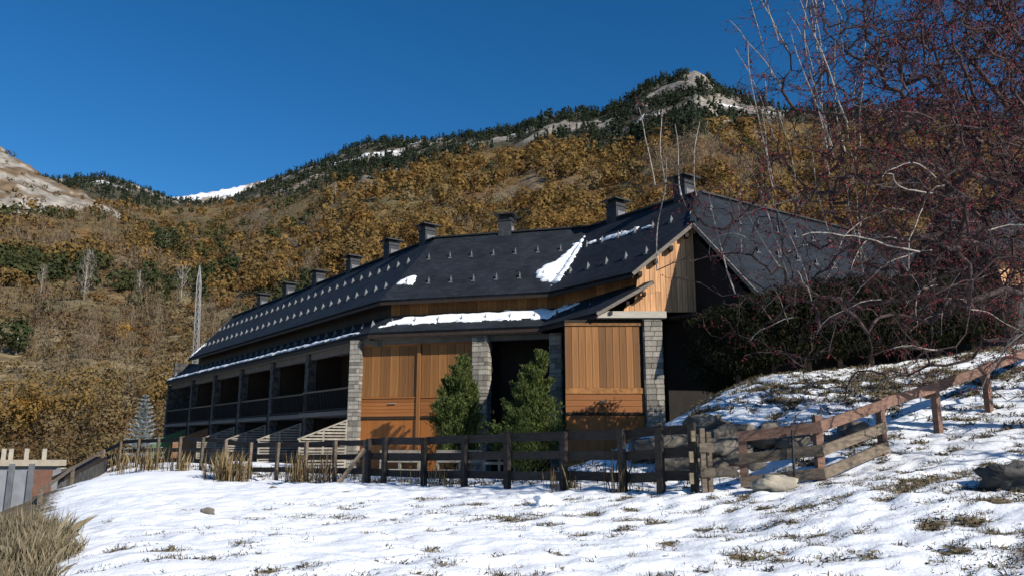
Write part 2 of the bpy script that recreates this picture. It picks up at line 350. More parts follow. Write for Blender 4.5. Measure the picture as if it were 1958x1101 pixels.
def scrubcol(x, y, z, er):
    n = fbm(x / 60, z / 35 + y / 120, 3, 81); n2 = fbm(x / 14, y / 20, 3, 83)
    gold = np.array([.17, .105, .036]); olive = np.array([.11, .087, .042]); rust = np.array([.11, .055, .02]); grey = np.array([.16, .13, .095])
    w = sstep(.38, .62, n)[..., None]; c = olive * (1 - w) + gold * w
    w2 = (sstep(.56, .68, n2) * .8)[..., None]; c = c * (1 - w2) + rust * w2
    w3 = (sstep(.58, .7, fbm(x / 35 + 50, y / 60, 3, 85)) * .6)[..., None]; c = c * (1 - w3) + grey * w3
    wl_ = (sstep(-.26, -.38, x / y) * sstep(.21, .15, z / y) * sstep(.35, .55, fbm(x / 25, y / 25, 3, 87) + .12))[..., None]; c = c * (1 - wl_) + np.array([.21, .165, .095]) * wl_
    wd = sstep(-.05, .08, er)[..., None]; c = c * (1 - wd) + np.array([.055, .05, .032]) * wd
    return c
COLR = scrubcol(X, Y, Z, ER)
rockc = np.stack([.13 + .20 * fbm(X / 8, Z / 4, 4, 91)] * 3, -1) * np.array([1.0, .90, .80])
COLR = COLR * (1 - RM[..., None]) + rockc * RM[..., None]
sn = RM * sstep(.60, .66, fbm(X / 60 + 20, Z / 16, 3, 95)) * sstep(.3, .5, ER)
COLR = COLR * (1 - sn[..., None]) + np.array([.85, .87, .9]) * sn[..., None]
ny, nx = X.shape; I = np.arange(ny * nx).reshape(ny, nx); FQ = np.stack([I[:-1, :-1], I[:-1, 1:], I[1:, 1:], I[1:, :-1]], -1).reshape(-1, 4)
tag(link('mountain', np_mesh('mountain', np.stack([X, Y, Z], -1).reshape(-1, 3), FQ, True, COLR.reshape(-1, 3)), M['hill']), kind='structure')
# valley floor from the lawn to the foot of the mountain and out to the sides
vf = MB(); vf.add([(-700, -300, -9), (700, -300, -9), (700, 130, -4.5), (-700, 130, -4.5)], [(0, 1, 2, 3)])
vfo = build(vf, 'valley_floor', mat('valley_grass', (.14, .11, .06), (.09, .08, .045), .2, .95, .4, 1)); tag(vfo, kind='structure')
# rocky hill on the left and the far snow ridge
def hill(name, skyp, ya, yb, kk, colf, material, rough_amp, low):
    s = prof(skyp); ks_ = np.arange(ray(kk[0], 300)[0], ray(kk[1], 300)[0], .004); ts_ = np.concatenate([np.linspace(0, 1, 90), [1.05, 1.3]])
    K, T = np.meshgrid(ks_, ts_); y = ya + (yb - ya) * T; x = K * y; tc_ = np.clip(T, 0, 1)
    z = low + (np.interp(K, *s) * yb - low) * tc_ ** 1.0
    z = z + (fbm(x / 50, y / 70, 4, 101) - .5) * rough_amp * 3 * np.clip(tc_ * (1 - tc_) * 4, 0, 1) + (fbm(x / 9, (y + z) / 9, 4, 103) - .5) * rough_amp * .7 * sstep(0, .2, tc_)
    z = z - np.clip(T - 1, 0, 9) * (yb - ya) * 1.2
    c = colf(x, y, z, tc_); ny, nx = x.shape; I = np.arange(ny * nx).reshape(ny, nx); fq = np.stack([I[:-1, :-1], I[:-1, 1:], I[1:, 1:], I[1:, :-1]], -1).reshape(-1, 4)
    return tag(link(name, np_mesh(name, np.stack([x, y, z], -1).reshape(-1, 3), fq, True, c.reshape(-1, 3)), material), kind='structure'), (x, y, z)
def rockcol(x, y, z, t):
    n = fbm(x / 14 + 4, (z + y * .2) / 9, 4, 111); base = np.stack([.26 + .22 * (fbm(x / 6, z / 4, 3, 113) - .4)] * 3, -1) * np.array([1, .92, .80])
    w = sstep(.47, .57, n)[..., None] * .9; return base * (1 - w) + np.array([.13, .085, .045]) * w
RH, RHG = hill('rocky_hill', [(-700, 120), (-300, 190), (0, 284), (40, 307), (100, 347), (160, 369), (230, 410), (300, 455), (360, 490)], 330, 560, (-650, 350), rockcol, M['rockhill'], 10, 60)
def snowcol(x, y, z, t):
    n = fbm(x / 60, z / 30, 4, 121); w = sstep(.58, .64, n)[..., None]
    return np.array([.86, .88, .92]) * (1 - w) + np.array([.30, .25, .2]) * w
hill('snow_ridge', [(100, 420), (250, 395), (320, 378), (350, 375), (400, 368), (450, 358), (500, 347), (540, 336), (650, 318), (800, 320)], 1700, 2600, (100, 800), snowcol, M['rockhill'], 22, 300)

# ------------------------------------------------------------------ woods on the mountain: uncountable, merged leaf-clump crowns
def tri_cloud(cent, nrm, size, aspect=1.0, upv=None):
    """one triangle-ish leaf clump per centre, facing nrm"""
    n = len(cent); nrm = nrm / (np.linalg.norm(nrm, axis=1, keepdims=True) + 1e-9)
    a = RNG.normal(size=(n, 3)) if upv is None else upv
    t1 = np.cross(nrm, a); t1 /= np.linalg.norm(t1, axis=1, keepdims=True) + 1e-9; t2 = np.cross(nrm, t1)
    s = np.asarray(size).reshape(-1, 1)
    p0 = cent + t1 * s * .62; p1 = cent - t1 * s * .5 + t2 * s * .55 * aspect; p2 = cent - t1 * s * .45 - t2 * s * .55 * aspect
    return np.stack([p0, p1, p2], 1).reshape(-1, 3)
def quad_cloud(cent, nrm, along, length, width):
    n = len(cent); along = along / (np.linalg.norm(along, axis=1, keepdims=True) + 1e-9)
    sd = np.cross(nrm, along); sd /= np.linalg.norm(sd, axis=1, keepdims=True) + 1e-9
    L_ = np.asarray(length).reshape(-1, 1); W_ = np.asarray(width).reshape(-1, 1)
    return np.stack([cent - along * L_ * .5, cent + sd * W_ * .5, cent + along * L_ * .5, cent - sd * W_ * .5], 1).reshape(-1, 3)
def crown_pts(n, base, h, r, kind):
    """n random clump centres and outward normals for one tree"""
    if kind == 'round':
        d = RNG.normal(size=(n, 3)); d /= np.linalg.norm(d, axis=1, keepdims=True); d[:, 2] = d[:, 2] * .9 + .1
        lump = 1 + .28 * np.sin(d[:, 0] * 5 + base[0]) * np.cos(d[:, 1] * 4 + base[1] * 2) + .15 * np.sin(d[:, 2] * 7 + base[0] * 3)
        rr = RNG.uniform(.55, 1.0, n) ** .6 * lump
        p = np.c_[d[:, 0] * r * rr, d[:, 1] * r * rr, h * .56 + d[:, 2] * h * .46 * rr]
        sm = d + np.array([0, 0, .35]); return base + p, d + RNG.normal(size=(n, 3)) * .35 + np.array([0, 0, .25]), sm
    if kind == 'cone':
        u = RNG.uniform(0, 1, n) ** 1.4; an = RNG.uniform(0, 6.283, n); rr = r * (1 - u) * (.75 + .35 * np.sin(u * 22 + an * 2)) * RNG.uniform(.7, 1.05, n) + .05
        p = np.c_[np.cos(an) * rr, np.sin(an) * rr, h * (.08 + .92 * u)]
        sm = np.c_[np.cos(an), np.sin(an), np.full(n, .5)]; return base + p, sm + RNG.normal(size=(n, 3)) * .35, sm
    if kind == 'bare':
        u = RNG.uniform(.12, 1, n); an = RNG.uniform(0, 6.283, n); rr = r * np.sin(np.clip(u, .1, 1) * 2.9) ** .7 * RNG.uniform(0, 1, n) ** .5
        p = np.c_[np.cos(an) * rr, np.sin(an) * rr, h * u]
        sm = np.c_[np.cos(an), np.sin(an), np.full(n, .3)]; return base + p, sm + RNG.normal(size=(n, 3)) * .5, sm
def soft_normals(me, nr):
    nr = nr / (np.linalg.norm(nr, axis=1, keepdims=True) + 1e-9); me.normals_split_custom_set_from_vertices(nr.astype(np.float32))
class Wood:
    def __init__(s): s.v = []; s.c = []; s.n = []
    def tree(s, base, h, r, kind, n, colr, size):
        sz = max(.2, base[1] * (.0032 if base[1] < 160 else .0040))
        if sz < size: n = int(min(900, n * (size / sz) ** (1.75 if kind != 'bare' else 1.5))); size = sz
        p, nm, sm = crown_pts(n, np.asarray(base), h, r, kind); s.n.append(np.repeat(sm + nm * .25, 3, 0))
        if kind == 'bare':
            al = np.c_[RNG.normal(size=(n, 2)) * .25, np.ones(n)]; q = tri_cloud(p, nm, RNG.uniform(.8, 1.6, n) * size, .22, upv=np.cross(al, nm))
        else: q = tri_cloud(p, nm, RNG.uniform(.6, 1.3, n) * size)
        s.v.append(q); cc = np.asarray(colr) * (1 + RNG.normal(size=(n, 1)) * .10); s.c.append(np.repeat(np.clip(cc, .004, 1), 3, axis=0))
    def done(s, name, label, cat):
        v = np.concatenate(s.v); c = np.concatenate(s.c)
        me = np_mesh(name, v, np.arange(len(v)).reshape(-1, 3), True, c); soft_normals(me, np.concatenate(s.n))
        return tag(link(name, me, M['leaf']), label, cat, kind='stuff')
gold_w, conif_w, bare_w = Wood(), Wood(), Wood()
def lerp(a, b, t): return np.asarray(a) * (1 - t) + np.asarray(b) * t
NT = 9800
kr = RNG.uniform(ray(-160, 300)[0], ray(2080, 300)[0], NT); tr_ = RNG.uniform(0.0, 1.0, NT) ** 1.25
xs, ys, zs = main_z(kr, tr_); el = zs / ys; bd = np.interp(kr, *BND); skk = np.interp(kr, *SKY)
er = (el - bd) / (skk - bd + .02); rm = rockmask(xs, ys, zs, er)
zone = fbm(xs / 55, ys / 80 + 30, 3, 131); zone2 = fbm(xs / 35 + 9, ys / 45, 3, 137); tone = fbm(xs / 45, zs / 28 + ys / 150, 3, 141)
GOLD, OLIVE, RUST, GREY, GREEN, DARK = (.245, .145, .042), (.175, .122, .046), (.15, .075, .025), (.15, .125, .095), (.045, .060, .024), (.022, .032, .021)
for i in range(NT):
    if rm[i] > .45 and RNG.random() < .93: continue
    b = np.array([xs[i], ys[i], zs[i] - .4]); y = ys[i]
    big = y < 230
    e = er[i] + RNG.normal() * .06
    if e > 0:
        h = RNG.uniform(4.5, 10.5); n = 50 if big else 38
        conif_w.tree(b, h, h * (.24 if i % 5 < 2 else .36), 'cone' if i % 5 < 2 else 'round', n, lerp(DARK, GREEN, RNG.random() * .6), h * .18)
        if RNG.random() < .9:
            q = b + np.r_[RNG.normal(size=2) * 4, 0]; h *= RNG.uniform(.6, .95); conif_w.tree(q, h, h * .26, 'cone', 26, lerp(DARK, GREEN, RNG.random() * .5), h * .20)
        continue
    w = tone[i] + RNG.normal() * .07
    if kr[i] < -.30 and el[i] < .19 and RNG.random() < .8:
        if RNG.random() < .45:
            h = RNG.uniform(1.2, 3.4); gold_w.tree(b, h, h * .75, 'round', 60, lerp(RUST, (.16, .12, .06), RNG.random()) if zone[i] > .5 else lerp((.20, .155, .085), OLIVE, RNG.random()), h * .2)
        continue
    left = kr[i] < ray(620, 300)[0]
    gz_ = zone[i] + (.07 if left else -.07)
    if gz_ > .70 or (left and 425 < 848 - el[i] * 1496 * 1.0 < 505 and 280 < 979 + kr[i] * 1467 < 460 and RNG.random() < .3):
        c = lerp(GREEN, (.075, .075, .028), RNG.random()); h = RNG.uniform(4, 8); gold_w.tree(b, h, h * .45, 'round', 70 if big else 40, c, h * .22); continue
    if zone2[i] > (.57 if left else .64):
        h = RNG.uniform(6, 11); bare_w.tree(b, h, h * .26, 'bare', 80 if big else 44, lerp((.19, .15, .105), (.17, .12, .07), RNG.random()), h * .13)
    elif w > (.54 if left else .42):
        h = 3.2 + 7.5 * RNG.random() ** 2.2; q_ = RNG.random(); gold_w.tree(b, h, h * RNG.uniform(.38, .62), 'round', 90 if big else 42, lerp(GOLD, RUST, .7) if q_ < .13 else lerp((.19, .14, .075), OLIVE, RNG.random()) if q_ < .22 else lerp(GOLD, OLIVE, RNG.random() * .9), h * (.17 if big else .22))
    elif w > .37:
        h = RNG.uniform(3.5, 7); gold_w.tree(b, h, h * .5, 'round', 80 if big else 40, lerp(OLIVE, RUST, RNG.random() * .5), h * (.17 if big else .22))
    else:
        h = RNG.uniform(2.2, 4); gold_w.tree(b, h, h * .7, 'round', 50 if big else 30, lerp(RUST, OLIVE, RNG.random() * .5), h * .25)
# low shrubs and tussocks filling the slopes between the trees
NS = 7500; kr2 = RNG.uniform(ray(-160, 300)[0], ray(900, 300)[0], NS); t2 = RNG.uniform(0, .8, NS) ** 1.7; x2, y2, z2 = main_z(kr2, t2); tn = fbm(x2 / 18, y2 / 22, 3, 151)
for i in range(NS):
    if tn[i] < .36: continue
    h = RNG.uniform(.5, 1.7) * (1 + y2[i] / 500); c = lerp((.20, .155, .08), (.11, .06, .025), min(1, max(0, (tn[i] - .42) * 4 + RNG.normal() * .25)))
    gold_w.tree((x2[i], y2[i], z2[i] - .25), h, h * RNG.uniform(.7, 1.4), 'round', 14 if y2[i] > 200 else 26, c, h * .3)
# conifers scattered over the left rocky hill's top and along the skyline
for i in range(900):
    k = RNG.uniform(ray(60, 300)[0], ray(1500, 300)[0]); t = RNG.uniform(.90, 1.0); x, y, z = main_z(np.array([k]), np.array([t]))
    if abs(k - .255) < .012: continue
    h = RNG.uniform(3, 8); conif_w.tree((x[0], y[0], z[0] - 1.), h, h * .42, 'round' if i % 4 else 'cone', 40, lerp(DARK, GREEN, RNG.random() * .5), h * .2)
for i in range(420):
    j = RNG.integers(0, RHG[0].size); x, y, z = (q.ravel()[j] for q in RHG)
    if y > 560: continue
    h = RNG.uniform(1.5, 4.5); gold_w.tree((x, y, z - .4), h, h * .6, 'round', 30, lerp(RUST, GREEN, RNG.random() * .7), h * .25)
gold_w.done('autumn_wood', 'golden brown autumn scrub and broadleaf wood covering the mountainside', 'wood')
conif_w.done('conifer_wood', 'dark green conifer wood along the rocky top of the mountain', 'wood')
bare_w.done('bare_wood', 'grey leafless trees scattered through the autumn hillside', 'wood')
def foot(u, v):
    """ground point of the mountain seen at pixel height v"""
    k, e = ray(u, v)[0], ray(u, v)[2]; t = np.linspace(0, 1, 600); x, y, z = main_z(np.full(600, k), t); i = int(np.argmax(z / y >= e)); return np.array([x[i], y[i], z[i]])

# ------------------------------------------------------------------ the chalet building
TA, TB = 2.22, -0.265
AD = np.array([-math.cos(TA), -math.sin(TA)]); BD = np.array([math.cos(TB), math.sin(TB)])      # left-to-right along the wings
AN = np.array([-AD[1], AD[0]]); BN = np.array([-BD[1], BD[0]])                                  # inward
PA = np.array([-6.114, 33.0]); PB = PA + BD * 7.53
Z1, Z2, Z3, SU, SR, KC = 4.626, 6.126, 9.715, .629, 4.131, 1.025
GND = -1.15; GY_ = 28.0                                                                            # ground, plane of the gable wall
def meet(p, d, q, e): t = np.linalg.solve(np.array([d, -e]).T, q - p); return p + d * t[0]
def corners(off): return meet(PA + AN * off, AD, PA + BN * off, BD), meet(PB + BN * off, BD, PB + AN * off, AD)
def v3(p, z): return np.array([p[0], p[1], z])
def col_on(u, p, d, z=0.):
    """plan point where the sight line of column u (at height z) meets the line p + t d"""
    lo = ray(u, 848 - 40 * z); k = lo[0]; return meet(p, d, np.zeros(2), np.array([k, 1.]))
def offC(x, y): return (np.array([x, y]) - PB) @ AN
def zC(x, y): return Z2 + KC * (offC(x, y) - SU)
R3 = np.array([7.4, 29.63, Z3]); H = np.array([6.65, 27.8, 7.97]); E_ = at(1460, 570, 24.9)
nD = np.cross(H - R3, E_ - R3); nD = nD / nD[2]
def zD(x, y): return R3[2] - (nD[0] * (x - R3[0]) + nD[1] * (y - R3[1]))
rD = np.array([-nD[1], nD[0]]); rD = rD / np.linalg.norm(rD); rD = rD * np.sign(rD[0])              # along the right wing's ridge
root = thing('chalet_block', (0, 33, GND), 'long timber and stone chalet block with dark slate roofs behind the fence', 'building')

def slab(name, polys, thick, m, parent, loc=None):
    """roof planes as solid slabs with slope-aligned UVs, one mesh"""
    loc = WLOC[parent.name]; vs_, fs, uv = [], [], []
    for poly in polys:
        poly = [np.asarray(p, float) for p in poly]; n = len(poly); o = len(vs_)
        nm = np.zeros(3)
        for i in range(n): nm += np.cross(poly[i], poly[(i + 1) % n])
        nm /= np.linalg.norm(nm)
        if nm[2] < 0: poly = poly[::-1]; nm = -nm
        e = np.cross((0, 0, 1), nm); e /= np.linalg.norm(e); s_ = np.cross(nm, e)
        low = [p - nm * thick for p in poly]
        vs_ += poly + low
        F = [tuple(range(n)), tuple(range(2 * n - 1, n - 1, -1))] + [(i + n, (i + 1) % n + n, (i + 1) % n, i) for i in range(n)]
        for f in F:
            fs.append(tuple(i + o for i in f)); uv += [((poly + low)[i] @ e, (poly + low)[i] @ s_) for i in f]
    me = bpy.data.meshes.new(name); me.from_pydata([tuple(p - loc) for p in vs_], [], fs); me.update()
    ul = me.uv_layers.new(name='UVMap'); ul.data.foreach_set('uv', np.array(uv, np.float32).ravel())
    return link(name, me, m, parent, loc)

def ring(off, z, tA, yC=None, tC=None):
    """A-end, A/B corner, B/C corner, C-end at offset off and height z"""
    c1, c2 = corners(off); a0 = c1 - AD * tA; t = (c2[1] - yC) / -AD[1] if yC is not None else tC
    return [v3(a0, z), v3(c1, z), v3(c2, z), v3(c2 + AD * t, z)]
U = ring(SU, Z2, 29.65, yC=27.8); R_ = ring(SR, Z3, 30.2, tC=6.294); R_[3] = R3
BK = ring(2 * SR - SU, Z2, 30.2, tC=4.0)
Vv = R3 + (R3 - H) * np.array([2, 2, -2.])
Lr = ring(0, Z1, 33.39, yC=28.83 - .55); KL = .71; WO = 1.3                                        # lower roof, upper-wall offset
LT = ring(1.62, Z1 + KL * 1.62, 33.39, yC=28.83 - .55)
Lr[3] = np.array([3.05, 27.72, Z1]); LT[3] = np.array([5.08, 27.62, 5.76])
rW = np.array([.83, .558]); Dfar = R3 + np.r_[rW, 0] * 15; Efar = E_ + np.r_[rW, 0] * 15; Vfar = Vv + np.r_[rW, 0] * 15
roof = slab('roof', [[U[0], U[1], R_[1], R_[0]], [U[1], U[2], R_[2], R_[1]], [U[2], U[3], H, R3, R_[2]], [H, E_, R3], [E_, Efar, Dfar, R3],
                     [R_[0], R_[1], BK[1], BK[0]], [R_[1], R_[2], BK[2], BK[1]], [R_[2], R3, Vv, BK[2]], [R3, Dfar, Vfar, Vv]], .14, M['slate'], root)
lroof = slab('lower_roof', [[Lr[i], Lr[i + 1], LT[i + 1], LT[i]] for i in range(3)], .12, M['slate'], root)
# ridge capping, verge boards, eave boards
mb = MB()
for i in range(3): mb.bar(R_[i] + (0, 0, .03), R_[i + 1] + (0, 0, .03), .26, .07)
mb.bar(R3 + (0, 0, .03), Dfar + (0, 0, .03), .26, .07); mb.bar(R3 + (0, 0, .02), H + (0, 0, .03), .2, .06); build(mb, 'ridge_cap', M['capdark'], roof)
dn = np.array([0, 0, -.17])
for a, b, nm in ((U[3], H, 'verge_board'), (H, E_, 'verge_board'), (U[0], R_[0], 'verge_board')):
    mb = MB(); mb.bar(np.asarray(a) + dn * .6 + (0, -.03, 0), np.asarray(b) + dn * .6 + (0, -.03, 0), .05, .13); build(mb, nm, M['fascia'], roof)
mb = MB(); mb.bar(Lr[3] + dn * .5 + (0, -.03, 0), LT[3] + dn * .5 + (0, -.03, 0), .05, .12); build(mb, 'verge_board', M['fascia'], lroof)
for i in range(3):
    mb = MB(); mb.bar(U[i] + dn, U[i + 1] + dn, .06, .12); build(mb, 'eave_board', M['darkwood'], roof)
    mb = MB(); mb.bar(Lr[i] + dn, Lr[i + 1] + dn, .06, .13); build(mb, 'eave_board', M['darkwood'], lroof)
# purlin ends under the gable verge
for t in (.12, .38, .64, .9):
    q = np.asarray(U[3]) * (1 - t) + H * t; mb = MB(); mb.box((q[0], q[1] + .22, q[2] - .30), (.14, .5, .16)); build(mb, 'purlin_end', M['darkwood'], roof)
for t in (.2, .5, .8):
    q = Lr[3] * (1 - t) + LT[3] * t; mb = MB(); mb.box((q[0] + .1, q[1] + .15, q[2] - .25), (.1, .35, .12)); build(mb, 'purlin_end', M['darkwood'], lroof)
# snow guards: triangular metal fins in rows, shared mesh per roof face
def fin_mesh(dn_plan, k, nm):
    d = np.array([dn_plan[0], dn_plan[1], -k]); d /= np.linalg.norm(d); side = np.array([-dn_plan[1], dn_plan[0], 0.]); up = np.cross(d, side); up = up if up[2] > 0 else -up
    m = MB(); a, b, c = -d * .13, d * .13, d * .02 + np.array([0, 0, .25])
    m.prism([a - side * .012, b - side * .012, c - side * .012], side * .024)
    m.box(d * .10 + up * .01, (.10, .16, .02), (d, side, up))
    me = m.mesh(nm); me.materials.append(M['metal']); return me
FA, FB = fin_mesh(-AN, KC, 'snow_guard_wing'), fin_mesh(-BN, KC, 'snow_guard_front'); FLA, FLB = fin_mesh(-AN, KL, 'snow_guard_low_wing'), fin_mesh(-BN, KL, 'snow_guard_low_front')
def fins(p, q, me, parent, step=.95, s0=.4, s1=.4):
    p = np.asarray(p); q = np.asarray(q); L = np.linalg.norm(q - p); n = max(1, int((L - s0 - s1) / step))
    for i in range(n + 1):
        t = (s0 + (L - s0 - s1) * i / n) / L; w = p * (1 - t) + q * t + (0, 0, .01); o = link('snow_guard', me, None, parent, w)
        o.rotation_euler.z = random.uniform(-.05, .05)
for off in (1.45, 2.85):
    r = ring(off, Z2 + KC * (off - SU), 29.9, yC=28.1)
    fins(r[0], r[1], FA, roof, .95, .6, .8); fins(r[1], r[2], FB, roof, .95, .6, .7); fins(r[2], r[3] + (np.r_[AD, 0] * (.9 if off > 2 else 0)), FA, roof, .95, .7, .3)
r = ring(.62, Z1 + KL * .62, 33.2, yC=28.5)
fins(r[0], r[1], FLA, lroof, .95, .4, .6); fins(r[1], r[2], FLB, lroof, .95, .6, .6); fins(r[2], r[3], FLA, lroof, .8, .5, .4)
# a few on the right-hand wing's slope
FD = fin_mesh(np.array([nD[0], nD[1]]) / np.hypot(nD[0], nD[1]), np.hypot(nD[0], nD[1]), 'snow_guard_right')
for d0 in (1.4, 2.9):
    dd = np.array([nD[0], nD[1]]) / np.hypot(nD[0], nD[1])
    for i in range(6):
        f_ = d0 / 5.2; p3 = R3 * (1 - f_) + E_ * f_ + np.r_[rW, 0] * (1.4 + i * 1.15); link('snow_guard', FD, None, roof, p3 + (0, 0, .01))

# chimneys: slate-clad stack, side panels with sunlight put into their pale colour, louvre, flat pyramid cap
def chimney(pt, d2, s=1.0):
    d2 = np.r_[d2, 0.]; n2 = np.array([-d2[1], d2[0], 0]); ax = (d2, n2, (0, 0, 1)); z0 = Z3 - .75; zt = Z3 + .72 * s; w = .31 * s
    loc = np.array([pt[0], pt[1], z0])
    m = MB(); m.box((pt[0], pt[1], (z0 + zt) / 2), (2 * w, 2 * w * .95, zt - z0), ax); o = build(m, 'chimney', M['chimney'], root, loc)
    m = MB(); m.box(np.array([pt[0], pt[1], z0 + .55]) + d2 * (w + .004) + n2 * .03, (.02, 2 * w * .7, 1.1), ax); build(m, 'sunlit_side', M['chimlit'], o)
    m = MB(); m.box((pt[0], pt[1], zt + .06), (1.7 * w, 1.6 * w, .12), ax); build(m, 'vent', M['capdark'], o)
    m = MB(); cw = w * 1.6; q = [np.array([pt[0], pt[1], zt + .12]) + d2 * a * cw + n2 * b * cw for a, b in ((-1, -1), (1, -1), (1, 1), (-1, 1))]
    m.add(q + [p + (0, 0, .05) for p in q] + [(pt[0], pt[1], zt + .32)], [(3, 2, 1, 0), (0, 1, 5, 4), (1, 2, 6, 5), (2, 3, 7, 6), (3, 0, 4, 7), (4, 5, 8), (5, 6, 8), (6, 7, 8), (7, 4, 8)])
    build(m, 'chimney_cap', M['capdark'], o)
    m = MB(); m.box((pt[0], pt[1], zt - .12), (2 * w + .08, 2 * w + .04, .06), ax); build(m, 'collar', M['capdark'], o)
c1, c2 = corners(SR + .15)
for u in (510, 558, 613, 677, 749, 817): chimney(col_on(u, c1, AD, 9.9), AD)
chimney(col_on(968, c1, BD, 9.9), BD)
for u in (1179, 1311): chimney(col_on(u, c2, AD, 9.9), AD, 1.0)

# upper walls (narrow timber band between the two roofs), boards one by one
CUBE = {}
def cube_me(m):
    if m.name not in CUBE:
        import bmesh
        bm = bmesh.new(); bmesh.ops.create_cube(bm, size=1); me = bpy.data.meshes.new('piece_' + m.name); bm.to_mesh(me); bm.free(); me.materials.append(m); CUBE[m.name] = me
    return CUBE[m.name]
def piece(name, parent, c, d, d2, m, tilt=0.):
    """shared box stretched to d along (plan direction d2, its normal, up)"""
    o = link(name, cube_me(m), None, parent, c); o.scale = tuple(map(float, d)); o.rotation_euler = (0, tilt, math.atan2(d2[1], d2[0])); return o
def wall(name, p, q, z0, z1, th, m, inward, parent=root):
    mb = MB(); p = np.asarray(p); q = np.asarray(q); iv = np.r_[inward * th, 0]
    mb.prism([v3(p, z0), v3(q, z0), v3(q, z1), v3(p, z1)], iv); return build(mb, name, m, parent)
def boards(parent, p, q, z0, z1, step, m, outward, th=.025, name='board', jit=.004, horizontal=False):
    p = np.asarray(p, float); q = np.asarray(q, float); L = np.linalg.norm(q - p); d = (q - p) / L
    if horizontal:
        n = max(1, round((z1 - z0) / step)); st = (z1 - z0) / n
        for i in range(n):
            c = (p + q) / 2 + outward * (th / 2 + random.uniform(0, jit)); piece(name, parent, v3(c, z0 + st * (i + .5)), (L, th, st - .012), d, m)
        return
    n = max(1, round(L / step)); st = L / n
    for i in range(n):
        c = p + d * st * (i + .5) + outward * (th / 2 + random.uniform(0, jit)); piece(name, parent, v3(c, (z0 + z1) / 2), (st - .012, th, z1 - z0), d, m)
zjw = Z1 + KL * WO
w0 = ring(WO, 0, 29.2, yC=GY_ + .05)
for i, (inn, mm) in enumerate(((AN, M['darkwood']), (BN, M['wood']), (AN, M['wood']))):
    zt = Z2 + KC * (WO - SU) - .18
    w_ = wall('upper_wall', w0[i][:2] + inn * .03, w0[i + 1][:2] + inn * .03, zjw - .3, zt, .15, M['darkwood'], inn)
    boards(w_, w0[i][:2], w0[i + 1][:2], zjw - .1, zt, 1.1 if i == 0 else .45, M['darkwood'] if i == 0 else mm, -inn)
# stone pillars: mortar core with separate blocks on the faces that show
def pillar(pt, d2, w, dpt, z0, z1, stones=True, m=None):
    d2 = np.asarray(d2); nrm = np.array([d2[1], -d2[0]])                                          # outward
    mb = MB(); mb.box(v3(pt, (z0 + z1) / 2), (w, dpt, z1 - z0), (np.r_[d2, 0], np.r_[-nrm, 0], (0, 0, 1))); o = build(mb, 'pillar', m or M['stonecore'], root, v3(pt, z0))
    if not stones: return o
    z = z0
    while z < z1 - .05:
        h = min(random.uniform(.13, .24), z1 - z)
        for face in range(3):
            ln, dirv, outv, half = ((w, d2, nrm, dpt / 2), (dpt, -nrm, d2, w / 2), (dpt, nrm, -d2, w / 2))[face]
            s = -ln / 2 - .012
            while s < ln / 2 - .02:
                L = min(random.uniform(.2, .46), ln / 2 + .012 - s)
                if ln / 2 - s - L < .1: L = ln / 2 + .012 - s
                c = np.asarray(pt) + dirv * (s + L / 2) + outv * (half + .008); piece('stone', o, v3(c, z + h / 2), (L - .018, .05 + random.uniform(0, .03), h - .018), dirv, M['stone'])
                s += L
        z += h
    return o
fA = PA + AN * .38; fB = PA + BN * .38; fC1, fC2 = corners(.38)
PT = Z1 - .26
# wing A: pillars, soffit beam, recessed balconies
colsA = [323, 368, 411, 462, 522, 590]
ptsA = [col_on(u, fA + AN * .2, AD, 1.5) for u in colsA]
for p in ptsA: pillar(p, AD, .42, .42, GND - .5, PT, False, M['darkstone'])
pC = col_on(679, fB + BN * .2, BD, 1.5); pillar(pC, BD, .44, .44, GND - .3, PT)
ptsA.append(pC)
endA = ptsA[0]
mb = MB(); a0 = PA - AD * 33.2
mb.prism([v3(a0 + AN * .1, PT), v3(PA + AN * .1, PT), v3(PA + AN * 2.4, PT), v3(a0 + AN * 2.4, PT)], (0, 0, .16)); build(mb, 'soffit', M['soffit'], root)
wall('beam', endA + AN * 0, PA + AN * .45, PT - .28, PT - .003, .25, M['soffit'], AN)
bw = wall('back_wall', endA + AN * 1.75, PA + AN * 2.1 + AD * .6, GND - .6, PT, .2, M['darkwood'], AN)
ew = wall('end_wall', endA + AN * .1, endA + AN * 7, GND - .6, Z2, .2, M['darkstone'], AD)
for i in range(6):
    p, q = ptsA[i], ptsA[i + 1]; mid = (p + q) / 2; L = np.linalg.norm(q - p) - .4
    piece('balcony_slab', root, v3(mid + AN * .55, 1.34), (L, 1.7, .2), AD, M['soffit'])
    rl = piece('railing', root, v3(mid - AN * .12, 2.42), (L, .07, .08), AD, M['fence'])
    rl2 = piece('railing', root, v3(mid - AN * .12, 1.52), (L, .05, .07), AD, M['darkwood'])
    nb = int(L / .16)
    mb = MB()
    for k in range(nb):
        c = mid - AN * .12 + AD * (-L / 2 + L * (k + .5) / nb); mb.box(v3(c, 1.96), (.04, .03, .86), (np.r_[AD, 0], np.r_[AN, 0], (0, 0, 1)))
    tag(build(mb, 'balusters', M['shadewood'], root), kind='stuff')
    # glazed door in the shade on both floors, party wall
    for z in (1.44, GND):
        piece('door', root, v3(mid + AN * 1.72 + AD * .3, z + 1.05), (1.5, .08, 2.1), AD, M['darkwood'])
    wall('party_wall', q + AN * .3, q + AN * 1.8, GND, PT, .16, M['darkwood'], AD)
